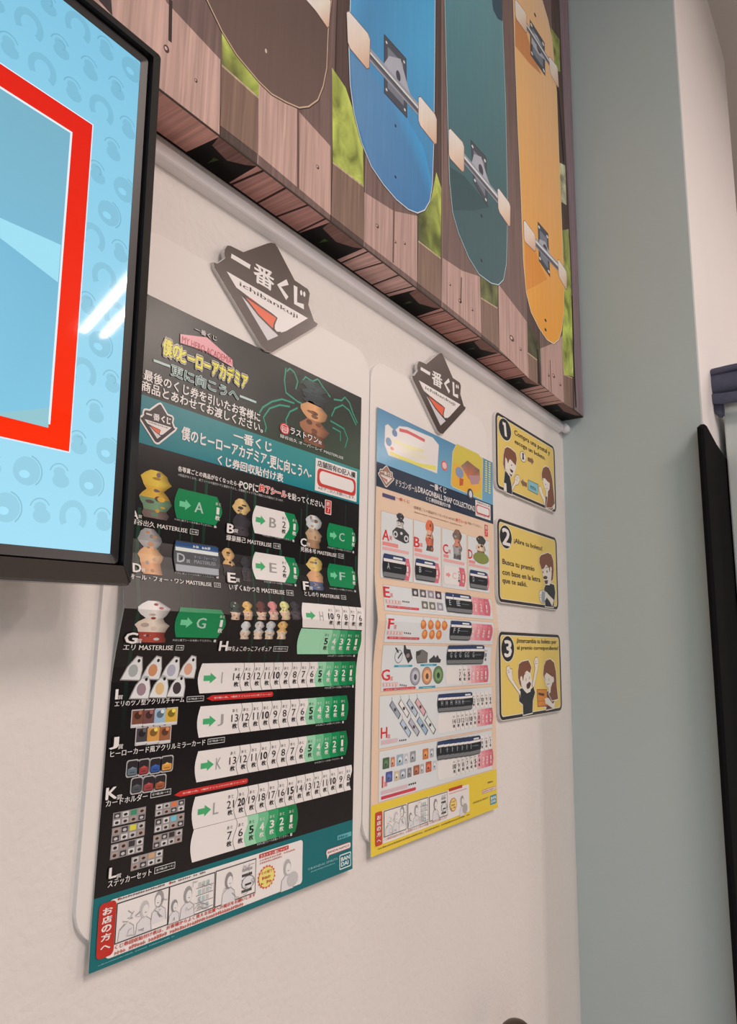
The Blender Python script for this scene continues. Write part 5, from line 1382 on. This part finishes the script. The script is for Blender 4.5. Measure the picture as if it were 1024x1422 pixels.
# navy cloth rolled over the cabinet's top edge
def cloth_tube(name, path, m, parent=None, n=16):
    """path: (x, y, z, half width x, half height z) cross sections swept along the cloth"""
    bm = bmesh.new(); rings = []
    for i, (x, y, z, a, b) in enumerate(path):
        ring_ = []
        for k in range(n):
            t = 2 * math.pi * k / n
            w = 1 + .07 * math.sin(3 * t + i * .6) + .04 * math.sin(5 * t - i * .9)
            ring_.append(bm.verts.new((x + a * w * math.cos(t), y, z + b * w * math.sin(t))))
        rings.append(ring_)
    for A_, B_ in zip(rings, rings[1:]):
        for k in range(n): bm.faces.new((A_[k], A_[(k + 1) % n], B_[(k + 1) % n], B_[k]))
    bm.faces.new(rings[0]); bm.faces.new(rings[-1])
    o = mesh_obj(name, bm, m, parent, True)
    sb_ = o.modifiers.new('smooth', 'SUBSURF'); sb_.levels = 1; sb_.render_levels = 2
    return o
clo = empty('folded_cloth', (XCB - .02, cy1 - .05, ctop)); tag(clo, 'navy blue folded cloth draped over the top edge of the grey cabinet', 'cloth')
def lp(q): return [(x - (XCB - .02), y - (cy1 - .05), z - ctop, a, b) for x, y, z, a, b in q]
yl = onx(979, 540, XCB - .02).y + .012
cloth_tube('rolled_fold', lp([(XCB - .02, yl, ctop + .040, .006, .012), (XCB - .02, yl - .004, ctop + .042, .02, .028), (XCB - .02, yl - .014, ctop + .044, .028, .037), (XCB - .02, yl - .03, ctop + .046, .032, .042), (XCB - .02, yl - .06, ctop + .047, .032, .043), (XCB - .02, yl - .10, ctop + .046, .030, .042), (XCB - .018, yl - .18, ctop + .045, .031, .041), (XCB - .018, yl - .34, ctop + .045, .030, .040)]), M_navy, clo)
cloth_tube('upper_fold', lp([(XCB - .044, yl - .022, ctop + .066, .004, .004), (XCB - .048, yl - .03, ctop + .070, .007, .008), (XCB - .048, yl - .07, ctop + .074, .008, .009), (XCB - .048, yl - .15, ctop + .074, .008, .008), (XCB - .046, yl - .34, ctop + .073, .007, .008)]), M_navy, clo)
cloth_tube('lower_fold', lp([(XCB - .042, yl - .006, ctop + .006, .005, .006), (XCB - .046, yl - .02, ctop - .002, .008, .013), (XCB - .047, yl - .05, ctop - .008, .009, .016), (XCB - .047, yl - .10, ctop - .010, .009, .015), (XCB - .046, yl - .34, ctop - .010, .008, .015)]), M_navy, clo)
bm = bmesh.new()
fl = [(yl - .003, ctop + .03), (yl - .005, ctop - .004), (yl - .028, ctop - .030), (yl - .046, ctop - .052), (yl - .056, ctop - .050), (yl - .060, ctop + .012), (yl - .03, ctop + .035)]
A_ = [bm.verts.new((XCB - .034 - (XCB - .02), y - (cy1 - .05), z - ctop)) for y, z in fl]; B_ = [bm.verts.new((XCB - .010 - (XCB - .02), y - (cy1 - .05), z - ctop)) for y, z in fl]
bm.faces.new(A_); bm.faces.new(B_[::-1])
for k in range(len(fl)): bm.faces.new((A_[k], A_[(k + 1) % len(fl)], B_[(k + 1) % len(fl)], B_[k]))
bmesh.ops.bevel(bm, geom=bm.edges[:], offset=.003, segments=2, affect='EDGES')
mesh_obj('hanging_flap', bm, M_navy, clo)
# dark wooden post whose rounded top just enters the picture
c = wallplane(-.07).uv(717, 1416.5)
bm = bmesh.new()
zt_ = c[1] + .001
prof = [(0.021, 0.0), (0.021, .012), (.011, .02), (.010, zt_ - .11), (.014, zt_ - .10), (.010, zt_ - .09), (.012, zt_ - .075)]
R_ = .033
prof += [(R_ * math.sin(math.pi * (1 - k / 10) * .88), zt_ - R_ * 1.0 - R_ * math.cos(math.pi * (k / 10) * .88 + math.pi * .12) if False else zt_ - R_ + R_ * math.cos(math.pi * .88 * (1 - k / 10))) for k in range(10)] + [(.0015, zt_)]
add_lathe(bm, prof, (c[0], -.07, 0), 24)
tag(mesh_obj('wooden_post', bm, M_wood, None, True), 'dark brown rounded post top at the bottom edge before the wall', 'post')
bpy.context.view_layer.update()
